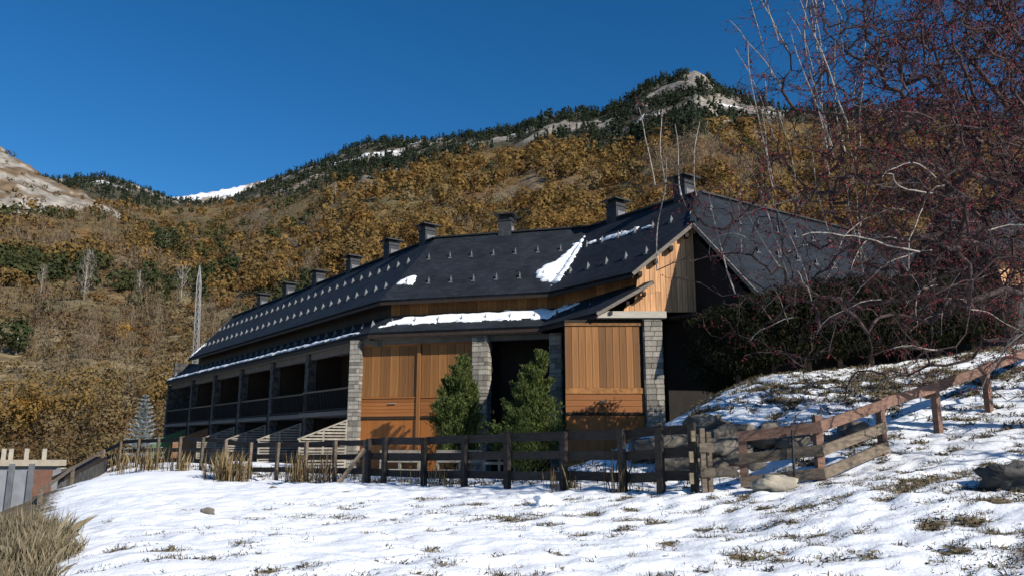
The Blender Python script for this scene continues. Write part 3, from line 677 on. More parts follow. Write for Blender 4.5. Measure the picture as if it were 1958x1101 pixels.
# front B: closed shutters between stone pillars, dark entrance recess
pB2 = col_on(920, fB + BN * .15, BD, 1.5); pB3 = col_on(1066, fB + BN * .15, BD, 1.5)
pillar(pB2, BD, .62, .5, GND - .3, PT); pillar(pB3, BD, .44, .5, GND - .3, PT)
def wl_pt(u): return col_on(u, fB + BN * .28, BD, 2.)
mb = MB(); mb.prism([v3(PA + BN * .12 - BD * .1, PT), v3(PB + BN * .12, PT), v3(PB + BN * 3, PT), v3(PA + BN * 3, PT)], (0, 0, .17)); build(mb, 'soffit', M['soffit'], root)
wall('beam', pC + BD * .1 - BN * .05, pB3 + BD * .1 - BN * .05, PT - .2, PT - .004, .25, M['soffit'], BN)
for (ua, ub) in ((691, 798), (805, 904)):
    a, b = wl_pt(ua), wl_pt(ub)
    w_ = wall('shutter_wall', a + BN * .03, b + BN * .03, GND - .2, PT - .2, .2, M['darkwood'], BN)
    boards(w_, a, b, 1.93, PT - .26, .40, M['wood'], -BN, .03)
    boards(w_, a, b, 1.12, 1.86, .15, M['woodh'], -BN, .05, 'plank', horizontal=True)
    piece('rail', w_, v3((a + b) / 2 - BN * .05, 1.90), (np.linalg.norm(b - a), .07, .06), BD, M['woodh'])
    piece('rail', w_, v3((a + b) / 2 - BN * .05, PT - .235), (np.linalg.norm(b - a), .07, .07), BD, M['woodh'])
    boards(w_, a, b, GND, 1.0, 1.05, M['door'], -BN, .02, 'door_panel')
    piece('sill', w_, v3((a + b) / 2 - BN * .03, 1.06), (np.linalg.norm(b - a), .1, .08), BD, M['darkwood'])
piece('post', root, v3(wl_pt(801) - BN * .05, (GND + PT) / 2), (.15, .14, PT - GND - .2), BD, M['wood'])
piece('handle', root, v3(wl_pt(752) - BN * .10, 1.66), (.34, .04, .03), BD, M['steel'])
wall('recess_wall', wl_pt(925) + BN * 2.2, wl_pt(1075) + BN * 2.2, GND, PT, .2, M['darkwood'], BN)
wall('recess_side', wl_pt(935) + BN * .3, wl_pt(935) + BN * 2.2, GND, PT, .2, M['darkwood'], -BD)
# gable end G (plane y = GY_): pillar, lintel, shutters, boarded gable
X2 = np.array([1., 0.]); Y2 = np.array([0., 1.])
def gx_(u, v): q = ray(u, v); return q[0] * GY_
pG = np.array([gx_(1250, 720), GY_ + .12]); pillar(pG, X2, .60, .5, GND - .3, 4.42)
xa, xb = gx_(1081, 730), gx_(1231, 730)
w_ = wall('shutter_wall', (xa, GY_ + .05), (xb, GY_ + .05), GND - .2, 4.4, .2, M['darkwood'], Y2)
boards(w_, (xa, GY_ + .02), (xb - .1, GY_ + .02), 1.95, 4.16, .24, M['wood'], -Y2, .03)
boards(w_, (xa, GY_ + .02), (xb, GY_ + .02), 1.08, 1.72, .21, M['woodh'], -Y2, .05, 'plank', horizontal=True)
piece('rail', w_, ((xa + xb) / 2, GY_ - .02, 1.84), (xb - xa, .08, .2), X2, M['wood'])
piece('rail', w_, ((xa + xb) / 2, GY_ - .02, 4.22), (xb - xa, .08, .1), X2, M['wood'])
boards(w_, (xa, GY_ + .02), (xb, GY_ + .02), GND, .98, 1.3, M['door'], -Y2, .02, 'door_panel')
piece('sill', w_, ((xa + xb) / 2, GY_ - .0, 1.03), (xb - xa, .1, .07), X2, M['darkwood'])
hd = MB(); hx = gx_(1153, 770); hd.tube([(hx - .13, GY_ - .08, 1.46), (hx - .08, GY_ - .15, 1.48), (hx + .1, GY_ - .15, 1.45), (hx + .14, GY_ - .08, 1.42)], .025, 6); build(hd, 'handle', M['steel'], root)
lx0, lx1 = gx_(1141, 605), gx_(1272, 605)
piece('lintel', root, ((lx0 + lx1) / 2, GY_ - .08, 4.55), (lx1 - lx0, .34, .24), X2, M['concrete'])
gw_poly = [(lx0 + .1, 4.66)]
nW = np.cross(E_ - R3, np.r_[rW, 0]); nW = nW / nW[2]
def zW(x, y): return R3[2] - (nW[0] * (x - R3[0]) + nW[1] * (y - R3[1]))
def topz(x):
    if x < 4.55: return Z1 + KL * offC(x, GY_) - .16
    return min(zC(x, GY_), zD(x, GY_), zW(x, GY_)) - .17
gpar = MB(); xs_ = np.linspace(lx0 + .05, 9.4, 60); top = [max(4.70, topz(x)) for x in xs_]
gpar.prism([(x, GY_ + .06, 4.66) for x in (xs_[0], xs_[-1])] + [(x, GY_ + .06, z - .03) for x, z in zip(xs_[::-1], top[::-1])], (0, .15, 0)); gwall = build(gpar, 'gable_wall', M['darkwood'], root)
x = lx0 + .02
while x < 9.3:
    GM = M['gable'] if x < 6.6 else M['shadewood']  # boards right of the apex carry the shadow in their colour
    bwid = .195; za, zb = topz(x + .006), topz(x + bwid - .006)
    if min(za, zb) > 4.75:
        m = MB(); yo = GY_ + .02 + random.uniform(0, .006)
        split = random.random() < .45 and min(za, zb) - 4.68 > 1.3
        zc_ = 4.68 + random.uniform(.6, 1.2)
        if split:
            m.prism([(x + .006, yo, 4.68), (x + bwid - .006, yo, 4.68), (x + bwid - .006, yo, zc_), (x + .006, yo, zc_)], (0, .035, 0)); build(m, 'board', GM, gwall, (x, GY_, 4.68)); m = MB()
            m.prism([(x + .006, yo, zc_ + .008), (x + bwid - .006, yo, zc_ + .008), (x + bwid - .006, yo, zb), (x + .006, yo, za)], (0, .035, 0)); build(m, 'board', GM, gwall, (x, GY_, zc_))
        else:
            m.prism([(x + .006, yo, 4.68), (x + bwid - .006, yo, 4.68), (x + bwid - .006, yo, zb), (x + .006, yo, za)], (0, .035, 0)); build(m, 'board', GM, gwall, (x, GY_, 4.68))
    x += bwid
# right wing under its slate slope: side wall hung under the verge, deep porch, front wall; shade put into their black colour
mb = MB(); vq = [H * (1 - t) + E_ * t for t in (0.02, .9)]
mb.prism([vq[0] + (0, .3, -.25), vq[1] + (-.05, .3, -.25), v3(vq[1][:2] + (-.05, .3), 4.45), v3(vq[0][:2] + (0, .3), 4.45)], (.15, .06, 0)); build(mb, 'side_wall', M['shadewood'], root)
mb = MB(); q0 = np.array([5.75, GY_ + .9]); mb.prism([v3(q0, GND - .3), v3(q0 + rD * 17, GND - .3), v3(q0 + rD * 17, 6.0), v3(q0, 4.4)], np.r_[-rD[1], rD[0], 0] * .2); build(mb, 'porch_wall', M['shadewood'], root)
mb = MB(); mb.prism([(5.5, GY_ + .3, 4.4), E_ * (.97, 1, 0) + (0, .5, 4.4), np.r_[(E_[:2] + rD * 14 + (0, .5)), 4.4], np.r_[q0 + rD * 16, 4.4]], (0, 0, .12)); build(mb, 'porch_ceiling', M['shadewood'], root)
# body under the main roof so that no light leaks through
mb = MB(); cA, cB = corners(1.75); cE = corners(6.2)
mb.prism([v3(ring(2.3, 0, 29, tC=2)[0][:2], GND), v3(corners(2.3)[0], GND), v3(corners(2.3)[1], GND), (4.2, 29.6, GND), (7, 29.6, GND), v3(corners(6.)[1], GND), v3(corners(6.)[0], GND), v3(ring(6., 0, 29, tC=2)[0][:2], GND)], (0, 0, Z2 + .3 - GND)); build(mb, 'core_wall', M['darkwood'], root)

# snow lying on the roofs: irregular thick sheets
def roof_snow(name, label, p0, e1, e2, outline, thick, seed, step=.10):
    """outline: polygon in (a along e1, b up e2); raised grid clipped by a ragged outline"""
    p0 = np.asarray(p0, float); e1 = np.asarray(e1, float); e2 = np.asarray(e2, float); nm = np.cross(e1, e2); nm /= np.linalg.norm(nm); nm = nm if nm[2] > 0 else -nm
    ol = np.array(outline, float); a0, b0 = ol.min(0) - .1; a1, b1 = ol.max(0) + .1
    A, B = np.meshgrid(np.arange(a0, a1, step), np.arange(b0, b1, step * .6))
    def sd(a, b):
        d = np.full(a.shape, 1e9); ins = np.zeros(a.shape, bool); n = len(ol)
        for i in range(n):
            p, q = ol[i], ol[(i + 1) % n]; e = q - p; t = np.clip(((a - p[0]) * e[0] + (b - p[1]) * e[1]) / (e @ e), 0, 1)
            d = np.minimum(d, np.hypot(a - p[0] - e[0] * t, b - p[1] - e[1] * t))
            c = ((p[1] > b) != (q[1] > b)) & (a < (q[0] - p[0]) * (b - p[1]) / (q[1] - p[1] + 1e-12) + p[0]); ins ^= c
        return np.where(ins, d, -d)
    D = sd(A, B) + (fbm(A * 2.2 + seed, B * 5, 4, seed) - .5) * .38
    h = thick * (1 - np.exp(-np.clip(D, 0, 9) / .07)) + (fbm(A * 3, B * 3, 3, seed + 1) - .5) * .03 * (D > 0) - .05 * (D <= 0)
    V = p0 + A[..., None] * e1 + B[..., None] * e2 + h[..., None] * nm; ny, nx = A.shape; I = np.arange(ny * nx).reshape(ny, nx)
    keep = (D > -.06); fq = np.stack([I[:-1, :-1], I[:-1, 1:], I[1:, 1:], I[1:, :-1]], -1); kk = keep[:-1, :-1] & keep[:-1, 1:] & keep[1:, 1:] & keep[1:, :-1]
    fq = fq[kk]; us, inv = np.unique(fq, return_inverse=True)
    o = link(name, np_mesh(name, V.reshape(-1, 3)[us] - p0, inv.reshape(-1, 4), True), M['snow'], None, p0); return tag(o, label, 'snow')
def slope_axes(d2, inn, k): e2 = np.r_[inn, k]; return np.r_[d2, 0.], e2 / np.linalg.norm(e2)
e1, e2 = slope_axes(BD, BN, KL)
roof_snow('roof_snow', 'long white band of snow on the lower slate roof above the wooden shutters', Lr[1], e1, e2, [(.3, .45), (1.0, .62), (2.5, .62), (4.2, .62), (6.0, .55), (7.45, .62), (8.1, 1.0), (7.6, 1.5), (5.5, 1.45), (3, 1.42), (1.2, 1.25), (.6, .85)], .10, 5)
e1, e2 = slope_axes(AD, AN, KL)
roof_snow('roof_snow', 'tapering tongue of snow on the lower slate roof beside the boarded gable', Lr[2], e1, e2, [(-.35, .5), (.4, .95), (1.5, 1.2), (2.4, 1.35), (2.2, 1.5), (1.1, 1.55), (0, 1.6), (-.6, 1.3)], .09, 9)
roof_snow('roof_snow', 'thin line of snow along the lower eave of the long shaded wing', Lr[0], e1, e2, [(0, .12), (10, .13), (22, .13), (31, .13), (32.3, .25), (31, .42), (18, .40), (8, .40), (0, .42)], .07, 12, .12)
e1, e2 = slope_axes(AD, AN, KC)
vl = R_[2] - U[2]; vl = vl / np.linalg.norm(vl)
v1 = [vl @ e1, vl @ e2]
roof_snow('roof_snow', 'broad streak of snow lying in the slate roof valley', U[2], e1, e2, [(v1[0] * .5 - .25, v1[1] * .5), (v1[0] * .55 + .25, v1[1] * .7), (v1[0] * 2 + .35, v1[1] * 2.0 + .1), (v1[0] * 3.2 + .30, v1[1] * 3.2), (v1[0] * 4.3 + .05, v1[1] * 4.3), (v1[0] * 4.2 - .08, v1[1] * 4.2), (v1[0] * 3 - .05, v1[1] * 3), (v1[0] * 1.5 - .15, v1[1] * 1.5)], .10, 15, .07)
e1b, e2b = slope_axes(BD, BN, KC)
v1b = [vl @ e1b, vl @ e2b]
roof_snow('roof_snow', 'ragged snow sheet on the front slope left of the roof valley', U[2], e1b, e2b, [(v1b[0] * .5 - .1, v1b[1] * .5), (v1b[0] * 1.0 - 1.05, v1b[1] * 1.15), (v1b[0] * 1.8 - 1.1, v1b[1] * 1.75), (v1b[0] * 2.6 - .6, v1b[1] * 2.5), (v1b[0] * 3.6 - .25, v1b[1] * 3.6), (v1b[0] * 4.2, v1b[1] * 4.2), (v1b[0] * 2, v1b[1] * 2)], .10, 18, .07)
hl = R_[1] - U[1]; hl = hl / np.linalg.norm(hl); h1 = [hl @ e1b, hl @ e2b]
roof_snow('roof_snow', 'small separate snow patch on the slate near the bend of the roof', U[1], e1b, e2b, [(h1[0] * 1.2 + .15, h1[1] * 1.25), (h1[0] * 1.5 + .2, h1[1] * 1.6), (h1[0] * 1.7 + .65, h1[1] * 1.75), (h1[0] * 1.3 + 1.1, h1[1] * 1.35), (h1[0] * 1.1 + .9, h1[1] * 1.1)], .08, 21, .06)
ub = R_[2] + (0, 0, 0); e1, e2 = slope_axes(AD, AN, KC); rr = ring(2.85, Z2 + KC * (2.85 - SU), 29, yC=28.1); b0 = (rr[2] - U[2]) @ e1; bb = (rr[2] - U[2]) @ e2
for i, (s_, ln, wd) in enumerate(((.6, .85, .24), (1.6, .95, .25), (2.65, .9, .22), (3.7, .65, .16))):
    roof_snow('roof_snow', ['short strip of snow held by a roof fin nearest the roof valley', 'strip of snow held by the second roof fin up from the valley', 'strip of snow held by the third roof fin from the valley', 'thinnest strip of snow held by the fin near the gable'][i], U[2], e1, e2,
              [(b0 + s_, bb + .02), (b0 + s_ + ln, bb + .10), (b0 + s_ + ln, bb + .10 + wd), (b0 + s_ + .1, bb + .05 + wd)], .07, 30 + i, .05)
e2f = slope_axes(AD, AN, KC); roof_snow('roof_snow', 'snow rim on the verge at the far end of the long roof', U[0], e2f[0], e2f[1], [(.0, .1), (.35, .1), (.35, 1.3), (.2, 1.6), (.0, 1.2)], .08, 40, .08)

# ------------------------------------------------------------------ garden dividers of the shaded wing
dv_lab = ['green solid garden divider panel at the far end of the shaded wing', 'brown solid garden divider panel beside the green one', 'pale lattice garden divider standing next to the brown solid divider',
          'pale lattice garden divider halfway along the shaded wing', 'pale lattice garden divider two bays before the stone corner pillar', 'pale lattice garden divider against the lit stone corner pillar']
for i in range(6):
    p = ptsA[i + 1] - AN * .35; o_ = -AN; L = 2.1; z0 = ground1(*(p + o_)) - .05; zt, zl = .95, .15; ax = np.r_[o_, 0]
    t = thing('garden_divider', v3(p, z0), dv_lab[i], 'fence panel', 'dividers between the gardens')
    sd = np.r_[AD, 0]
    top = lambda s: zt + (zl - zt) * s / L
    if i < 2:
        m = MB(); m.prism([v3(p, z0), v3(p + o_ * L, z0), v3(p + o_ * L, zl), v3(p, zt)], sd * .05); build(m, 'panel', M['green'] if i == 0 else M['brownp'], t)
        m = MB(); m.bar(v3(p, zt + .03), v3(p + o_ * L, zl + .03), .09, .05); build(m, 'top_rail', M['green'] if i == 0 else M['brownp'], t)
    else:
        for s in (0.04, L * .5, L - .04):
            m = MB(); m.box(v3(p + o_ * s, (z0 + top(s)) / 2), (.07, .07, top(s) - z0), (ax, sd, (0, 0, 1))); build(m, 'post', M['lattice'], t)
        m = MB(); m.bar(v3(p, zt + .03), v3(p + o_ * (L + .05), zl + .02), .09, .06); build(m, 'top_rail', M['lattice'], t)
        z = z0 + .15
        while z < zt - .1:
            smax = L if z < zl else L * (zt - z) / (zt - zl)
            if smax > .25:
                m = MB(); m.bar(v3(p + sd[:2] * .03, z), v3(p + o_ * smax + sd[:2] * .03, z), .03, .075); build(m, 'slat', M['lattice'], t)
            z += .125

# low pale frames in front of the shutters (seen between the fence rails)
for i, (u, D, w, lab) in enumerate(((765, 29.5, 1.5, 'low pale wooden frame panel beneath the left shutters behind the dark fence'), (880, 28.6, 1.7, 'low pale wooden frame panel beside the first cypress behind the dark fence'), (955, 28.0, 1.1, 'low pale wooden frame panel in front of the dark entrance recess'))):
    k = ray(u, 870); c = k[:2] * D; z0 = ground1(*c) - .03; t = thing('low_fence', v3(c, z0), lab, 'fence panel')
    for s in (-.5, 0, .5): m = MB(); m.box(v3(c + BD * w * s, z0 + .42), (.09, .09, .86), (np.r_[BD, 0], np.r_[BN, 0], (0, 0, 1))); build(m, 'post', M['lattice'], t)
    for z in (.14, .48, .82): m = MB(); m.bar(v3(c - BD * w * .52 - BN * .05, z0 + z), v3(c + BD * w * .52 - BN * .05, z0 + z), .04, .10); build(m, 'rail', M['lattice'], t)

# ------------------------------------------------------------------ fences
def fence(name, label, stations, mats, rails, post_h, group=None, pw=.13, rail_h=.15, side=-1, tops=None, bury=.35):
    """stations: plan points; rails: list of (i0, i1, height above ground)"""
    gs = [ground1(*s) for s in stations]; t = thing(name, v3(stations[0], gs[0]), label, 'fence', group)
    for i, (s, g) in enumerate(zip(stations, gs)):
        a = stations[min(i + 1, len(stations) - 1)]; b = stations[max(i - 1, 0)]; d = (a - b) / np.linalg.norm(a - b); ang = random.uniform(-.02, .02)
        h = (tops[i] if tops else post_h) + random.uniform(-.03, .04); m = MB(); m.box(v3(s, g + (h - bury) / 2), (pw, pw * .85, h + bury), (np.r_[d, ang], np.r_[-d[1], d[0], 0], (ang, 0, 1)))
        m.box(v3(s, g + h + .005), (pw * .8, pw * .7, .02), (np.r_[d, 0], np.r_[-d[1], d[0], 0], (0, 0, 1))); build(m, 'post', mats[0], t)
    for (i0, i1, h, mm) in rails:
        for i in range(i0, i1):
            p, q = stations[i], stations[i + 1]; d = (q - p) / np.linalg.norm(q - p); n = np.array([-d[1], d[0]]) * side; off = n * (pw * .42 + .03)
            e = .07 if (i + h * 10) % 2 > 1 else .03
            m = MB(); m.bar(v3(p - d * e + off, gs[i] + h + random.uniform(-.015, .015)), v3(q + d * e + off, gs[i + 1] + h + random.uniform(-.015, .015)), .045, rail_h * random.uniform(.92, 1.06)); build(m, 'rail', mm, t)
    return t
fl = [np.array(at(u, v, D)[:2]) for u, v, D in FENCE_PTS]
def fpt(u):
    """plan point of the fence line in column u"""
    k = ray(u, 880)[0]
    for a, b in zip(fl[:-1], fl[1:]):
        ka, kb = a[0] / a[1], b[0] / b[1]
        if kb <= k <= ka + 1e-6: return meet(a, b - a, np.zeros(2), np.array([k, 1.]))
    return meet(fl[-2], fl[-1] - fl[-2], np.zeros(2), np.array([k, 1.]))
st1 = [fpt(u) for u in (1326, 1262, 1190, 1078, 970, 888, 811, 735, 704)]
DK = M['fenceshade']
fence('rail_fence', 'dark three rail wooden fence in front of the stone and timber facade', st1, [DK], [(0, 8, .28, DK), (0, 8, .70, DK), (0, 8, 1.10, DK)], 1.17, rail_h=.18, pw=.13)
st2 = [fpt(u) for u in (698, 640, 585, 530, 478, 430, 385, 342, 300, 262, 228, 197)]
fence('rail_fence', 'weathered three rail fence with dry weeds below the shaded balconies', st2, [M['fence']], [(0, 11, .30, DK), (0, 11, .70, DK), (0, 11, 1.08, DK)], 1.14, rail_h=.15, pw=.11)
# diagonal brace plank leaning on the fence
a = at(642, 930, 21.0); b = at(697, 858, 21.3); m = MB(); m.bar(a, b, .06, .2, up=(0, -1, .2)); tag(build(m, 'leaning_plank', M['fence'], None, a), 'weathered plank leaning diagonally against the dark rail fence', 'plank')
M['endgrain'] = mat('fence_end_grain', (.24, .19, .12), (.15, .12, .08), 9, .9, .2)
# gate leaf standing open end-on, gate posts
gp = at(1347, 938, 14.2)[:2]; t = thing('gate_post', v3(gp, ground1(*gp)), 'pair of weathered posts at the open gateway beside the boulders', 'gate post')
for dx, h in ((0, 1.12), (.13, 1.08)):
    m = MB(); g = ground1(gp[0] + dx, gp[1] + dx); m.box((gp[0] + dx, gp[1] + dx * .6, g + h / 2 - .1), (.085, .10, h + .2)); build(m, 'post', M['fence'], t)
for z in (.35, .78): m = MB(); m.box((gp[0] + .06, gp[1] - .06, ground1(*gp) + z), (.26, .05, .16)); build(m, 'stub_rail', M['fence'], t)
m = MB()
for z, xx in ((.25, -.06), (.62, -.05), (.98, 0)):
    m = MB(); q = gp + np.array([-.17 + xx, -.05]); m.box(v3(q, ground1(*gp) + z), (.07, .07, .19)); build(m, 'rail_end', M['endgrain'], t)
# right-hand fence climbing the slope
rs = [np.array(at(u, v, D)[:2]) for u, v, D in ((1425, 932, 14.5), (1570, 917, 14.0), (1690, 870, 15), (1795, 826, 16), (1892, 786, 17), (1990, 745, 18), (2090, 700, 19))]
FR = M['fencer']
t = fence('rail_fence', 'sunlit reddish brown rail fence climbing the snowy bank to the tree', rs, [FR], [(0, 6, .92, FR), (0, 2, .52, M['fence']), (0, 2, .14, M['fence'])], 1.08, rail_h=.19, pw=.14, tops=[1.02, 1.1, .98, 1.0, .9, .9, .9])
q = at(1519, 920, 14.0); g = ground1(q[0], q[1]); m = MB(); m.tube([(q[0], q[1], g - .1), (q[0] + .02, q[1], g + .95)], .022, 6); tag(build(m, 'iron_stake', M['capdark'], None, (q[0], q[1], g)), 'thin dark iron stake beside the sunlit fence rails', 'stake')

# ------------------------------------------------------------------ rocks
def rock(u, v, D, size, label, squash=.75, sink=.3, group=None, m=None, snow=False):
    q = at(u, v, D); g = ground1(q[0], q[1])
    d = RNG.normal(size=(1, 3)); n = 22; vs_ = []; fs = []
    ph = np.linspace(0, math.pi, 15); th = np.linspace(0, 2 * math.pi, n, endpoint=False); s = RNG.integers(0, 999)
    for a in ph:
        for b in th:
            w = np.array([math.sin(a) * math.cos(b), math.sin(a) * math.sin(b), math.cos(a)])
            r = 1 + .9 * (vnoise(w[0] * 1.7 + s, w[1] * 1.7 + w[2] * 2.1, int(s)) - .5) + .35 * (vnoise(w[0] * 4 + s, w[1] * 4 + w[2] * 4, int(s) + 1) - .5) + .16 * (vnoise(w[0] * 10 + s, w[1] * 10 + w[2] * 9, int(s) + 2) - .5)
            w = np.sign(w) * np.abs(w) ** .8; vs_.append(w * r * np.array(size) * np.array([1, 1, squash]))
    for i in range(14):
        for k in range(n): fs.append((i * n + k, (i + 1) * n + k, (i + 1) * n + (k + 1) % n, i * n + (k + 1) % n))
    mb = MB(); z0 = max(g, q[2]) if sink is None else g
    c = np.array([q[0], q[1], q[2]]) if sink is None else np.array([q[0], q[1], g + size[2] * squash * (1 - 2 * sink) * .9])
    mb.add([c + p for p in vs_], fs, True); return tag(build(mb, 'boulder', m or M['rock'], None, np.array([c[0], c[1], c[2] - size[2] * squash])), label, 'rock', group)
grp = 'boulders of the retaining bank'
bl = [((1275, 858, 17.2), .42, 'brown boulder at the end of the bank beside the stone pillar'), ((1318, 849, 17.4), .40, 'rough boulder on top of the bank left of the gateway'), ((1345, 814, 17.9), .36, 'flat boulder capping the snowy bank above the gateway'), ((1392, 868, 17.0), .46, 'large pale faced boulder seen through the open gateway'),
      ((1400, 836, 17.3), .44, 'wide slab boulder above the gateway'), ((1300, 895, 17.0), .40, 'dark boulder low behind the dark fence end'), ((1372, 900, 16.8), .42, 'dark boulder low in the open gateway'), ((1440, 890, 16.9), .42, 'shaded boulder behind the first sunlit fence post'),
      ((1470, 835, 17.3), .40, 'boulder behind the top rail of the sunlit fence'), ((1530, 845, 17.0), .36, 'brown boulder between the sunlit fence rails'), ((1590, 850, 16.8), .34, 'boulder behind the second post of the sunlit fence'), ((1640, 830, 16.8), .34, 'boulder behind the last three rail fence bay'), ((1235, 862, 17.8), .36, 'small boulder below the shutter door behind the dark fence')]
for (p_, r, lab) in bl: rock(*p_, (r * 1.12, r * .8, r * .72), lab, .8, None, grp)
rock(1480, 915, 13.6, (.33, .24, .2), 'pale rounded boulder at the foot of the sunlit fence', .8, .3, None, mat('pale_rock', (.36, .32, .25), (.24, .215, .18), 3, .95, .6, 9))
rock(396, 984, 14.3, (.11, .09, .09), 'grey stone poking out of the open snow', .9, .2)
rock(141, 1006, 13.0, (.08, .06, .06), 'small grey stone in the snow near the dry grass', .8, .25)
rock(520, 950, 18.5, (.12, .09, .07), 'dark flat stone in the snow below the weedy fence', .7, .25)
rock(1090, 936, 16.6, (.16, .12, .1), 'dark stone in the shade at the foot of the dark fence', .7, .3)
rock(1950, 915, 11.0, (.5, .4, .3), 'added dark boulder standing in for a shadow patch on the snowy bank by the berry tree', .8, .35, None, mat('shadow_dark_rock', (.09, .085, .08), (.05, .048, .045), 3, .95, .6, 9))  # added where the bank has only a dark shadow patch
rock(1048, 962, 14.6, (.22, .16, .13), 'white lump of crusted snow on the lawn', .8, .35, None, M['snow'])

# ------------------------------------------------------------------ cypresses, spruce, hedge
def spray_tree(name, base, label, cat, crown_fn, nspr, colr, L, W, trunk_h, trunk_r, group=None, bark='barkd', trunk_top=None, fan=1):
    t = thing(name, base, label, cat, group); base = np.asarray(base)
    m = MB(); top = base + np.array([0, 0, trunk_h]) if trunk_top is None else np.asarray(trunk_top); m.tube([base - (0, 0, .3), base * .7 + top * .3, top], [trunk_r, trunk_r * .8, trunk_r * .2], 7); build(m, 'trunk', M[bark], t)
    p, al, nm = crown_fn(nspr)
    v = quad_cloud(p, nm, al, L * RNG.uniform(.6, 1.3, nspr), W * RNG.uniform(.7, 1.3, nspr)); c = np.asarray(colr)[RNG.integers(0, len(colr), nspr)] * (1 + RNG.normal(size=(nspr, 1)) * .18)
    o = link('crown', np_mesh('crown', v + 0.0 - 0, np.arange(len(v)).reshape(-1, 4), False, np.repeat(np.clip(c, .003, 1), 4, 0)), M['leaf'], t, base); return t
def cypress_fn(h, r, leaders):
    def fn(n):
        P_, A_, N_ = [], [], []
        nb = 190
        # branch plumes rising from the leaders, each carrying many small sprays
        per = n // nb + 1
        for b in range(nb):
            ld = leaders[RNG.integers(0, len(leaders))]; u = RNG.uniform(.03, .97) ** .9; hh = ld[2] * h; an = RNG.uniform(0, 6.283)
            prof_ = (1 - u) ** .8 * (.75 + .25 * min(1, u / .12)); Lb = r * ld[3] * prof_ * RNG.uniform(.65, 1.15) + .12
            o = np.array([ld[0] * u, ld[1] * u, u * hh * .93]); d = np.array([math.cos(an), math.sin(an), RNG.uniform(.5, 1.1) + .5 * u]); d /= np.linalg.norm(d)
            s = RNG.uniform(.15, 1, per) ** .8; cw = Lb * .19 * (1.15 - s)[:, None]
            p = o + d * (s * Lb * 1.3)[:, None] + RNG.normal(size=(per, 3)) * (cw + .02); P_.append(p)
            A_.append(d * 1.0 + RNG.normal(size=(per, 3)) * .45 + np.array([0, 0, .35])); N_.append(np.array([d[0], d[1], .25]) + RNG.normal(size=(per, 3)) * .5)
        return np.concatenate(P_)[:n], np.concatenate(A_)[:n], np.concatenate(N_)[:n]
    return fn
CY = [(.075, .105, .03), (.105, .135, .038), (.045, .068, .022), (.145, .165, .05)]
b1 = at(872, 880, 30.0); b1[2] = ground1(b1[0], b1[1]); b2 = at(1014, 885, 27.6); b2[2] = ground1(b2[0], b2[1])
h1 = at(885, 664, 30.0)[2] - b1[2]; h2 = at(1034, 652, 27.6)[2] - b2[2]
spray_tree('cypress', b1, 'dense green cypress in front of the left wooden shutters', 'tree', cypress_fn(h1, 1.45, [(.2, 0, 1, 1.), (-.35, .1, .8, .95), (.1, -.2, .9, 1.0), (.6, .1, .72, .75), (-.1, .2, .62, 1.1)]), 32000, CY, .13, .034, h1 * .85, .07)
spray_tree('cypress', b2, 'feathery two pointed green cypress in front of the dark entrance recess', 'tree', cypress_fn(h2, 1.4, [(.3, .1, .62, 1.15), (.42, 0, 1, .85), (-.12, .1, .88, .95), (.0, -.2, .8, 1.05), (.2, .1, .9, .95)]), 32000, CY, .13, .034, h2 * .85, .07)
def spruce_fn(h, r):
    def fn(n):
        P_, A_, N_ = [], [], []; tiers = 15; per = n // (tiers * 9) + 1
        for ti in range(tiers):
            u = (ti + .6) / tiers; R0 = r * (1 - u) ** .85 + .05
            for k in range(9):
                an = k * .698 + ti * .37 + RNG.normal() * .12; Lb = R0 * RNG.uniform(.75, 1.12); d = np.array([math.cos(an), math.sin(an), .12 + .5 * u]); s = RNG.uniform(.08, 1, per)
                sdv = np.array([-d[1], d[0], 0]); wv = (RNG.uniform(-1, 1, per) * .28 * (1.05 - s) * Lb)
                P_.append(np.array([0, 0, h * (.06 + .92 * u)]) + d * (s * Lb)[:, None] + sdv * wv[:, None] + RNG.normal(size=(per, 3)) * .02); A_.append(d + sdv * np.sign(wv)[:, None] * .6 + RNG.normal(size=(per, 3)) * .3); N_.append(np.array([0, 0, 1.]) + RNG.normal(size=(per, 3)) * .55)
        return np.concatenate(P_)[:n], np.concatenate(A_)[:n], np.concatenate(N_)[:n]
    return fn
b3 = at(268, 870, 37); b3[2] = ground1(b3[0], b3[1]); h3 = at(272, 752, 37)[2] - b3[2]
spray_tree('blue_spruce', b3, 'small frosted blue spruce beside the end of the shaded wing', 'tree', spruce_fn(h3, .95), 9000, [(.32, .36, .37), (.42, .46, .47), (.2, .24, .24), (.52, .55, .56)], .11, .03, h3 * .95, .05)
def hedge_fn(h, r, h0):
    def fn(n):
        an = RNG.uniform(0, 6.283, n); u = RNG.uniform(0, 1, n); z = h0 + (h - h0) * u
        rr = r * (np.clip(u / .15, 0, 1) ** .5) * np.clip((1.02 - u) / .10, 0, 1) ** .5 * (1 + .22 * np.sin(an * 3 + z * 4) + .12 * np.sin(an * 5 - z * 7)) * np.sqrt(RNG.uniform(.35, 1, n))
        p = np.c_[np.cos(an) * rr, np.sin(an) * rr, z + RNG.normal(size=n) * .06]; al = np.c_[np.cos(an) * .5, np.sin(an) * .5, np.ones(n)] + RNG.normal(size=(n, 3)) * .5
        return p, al, np.c_[np.cos(an), np.sin(an), np.full(n, .4)] + RNG.normal(size=(n, 3)) * .5
    return fn
HG = [(.015, .021, .009), (.022, .026, .010), (.010, .014, .006), (.03, .028, .011)]
hedge_pts = [(1412, 728, 590, 22.9), (1480, 716, 565, 22.8), (1548, 712, 548, 22.6), (1608, 708, 538, 22.5), (1668, 704, 535, 22.4), (1730, 700, 534, 22.3), (1795, 694, 536, 22.2), (1865, 684, 545, 22.1), (1380, 745, 605, 24.0)]
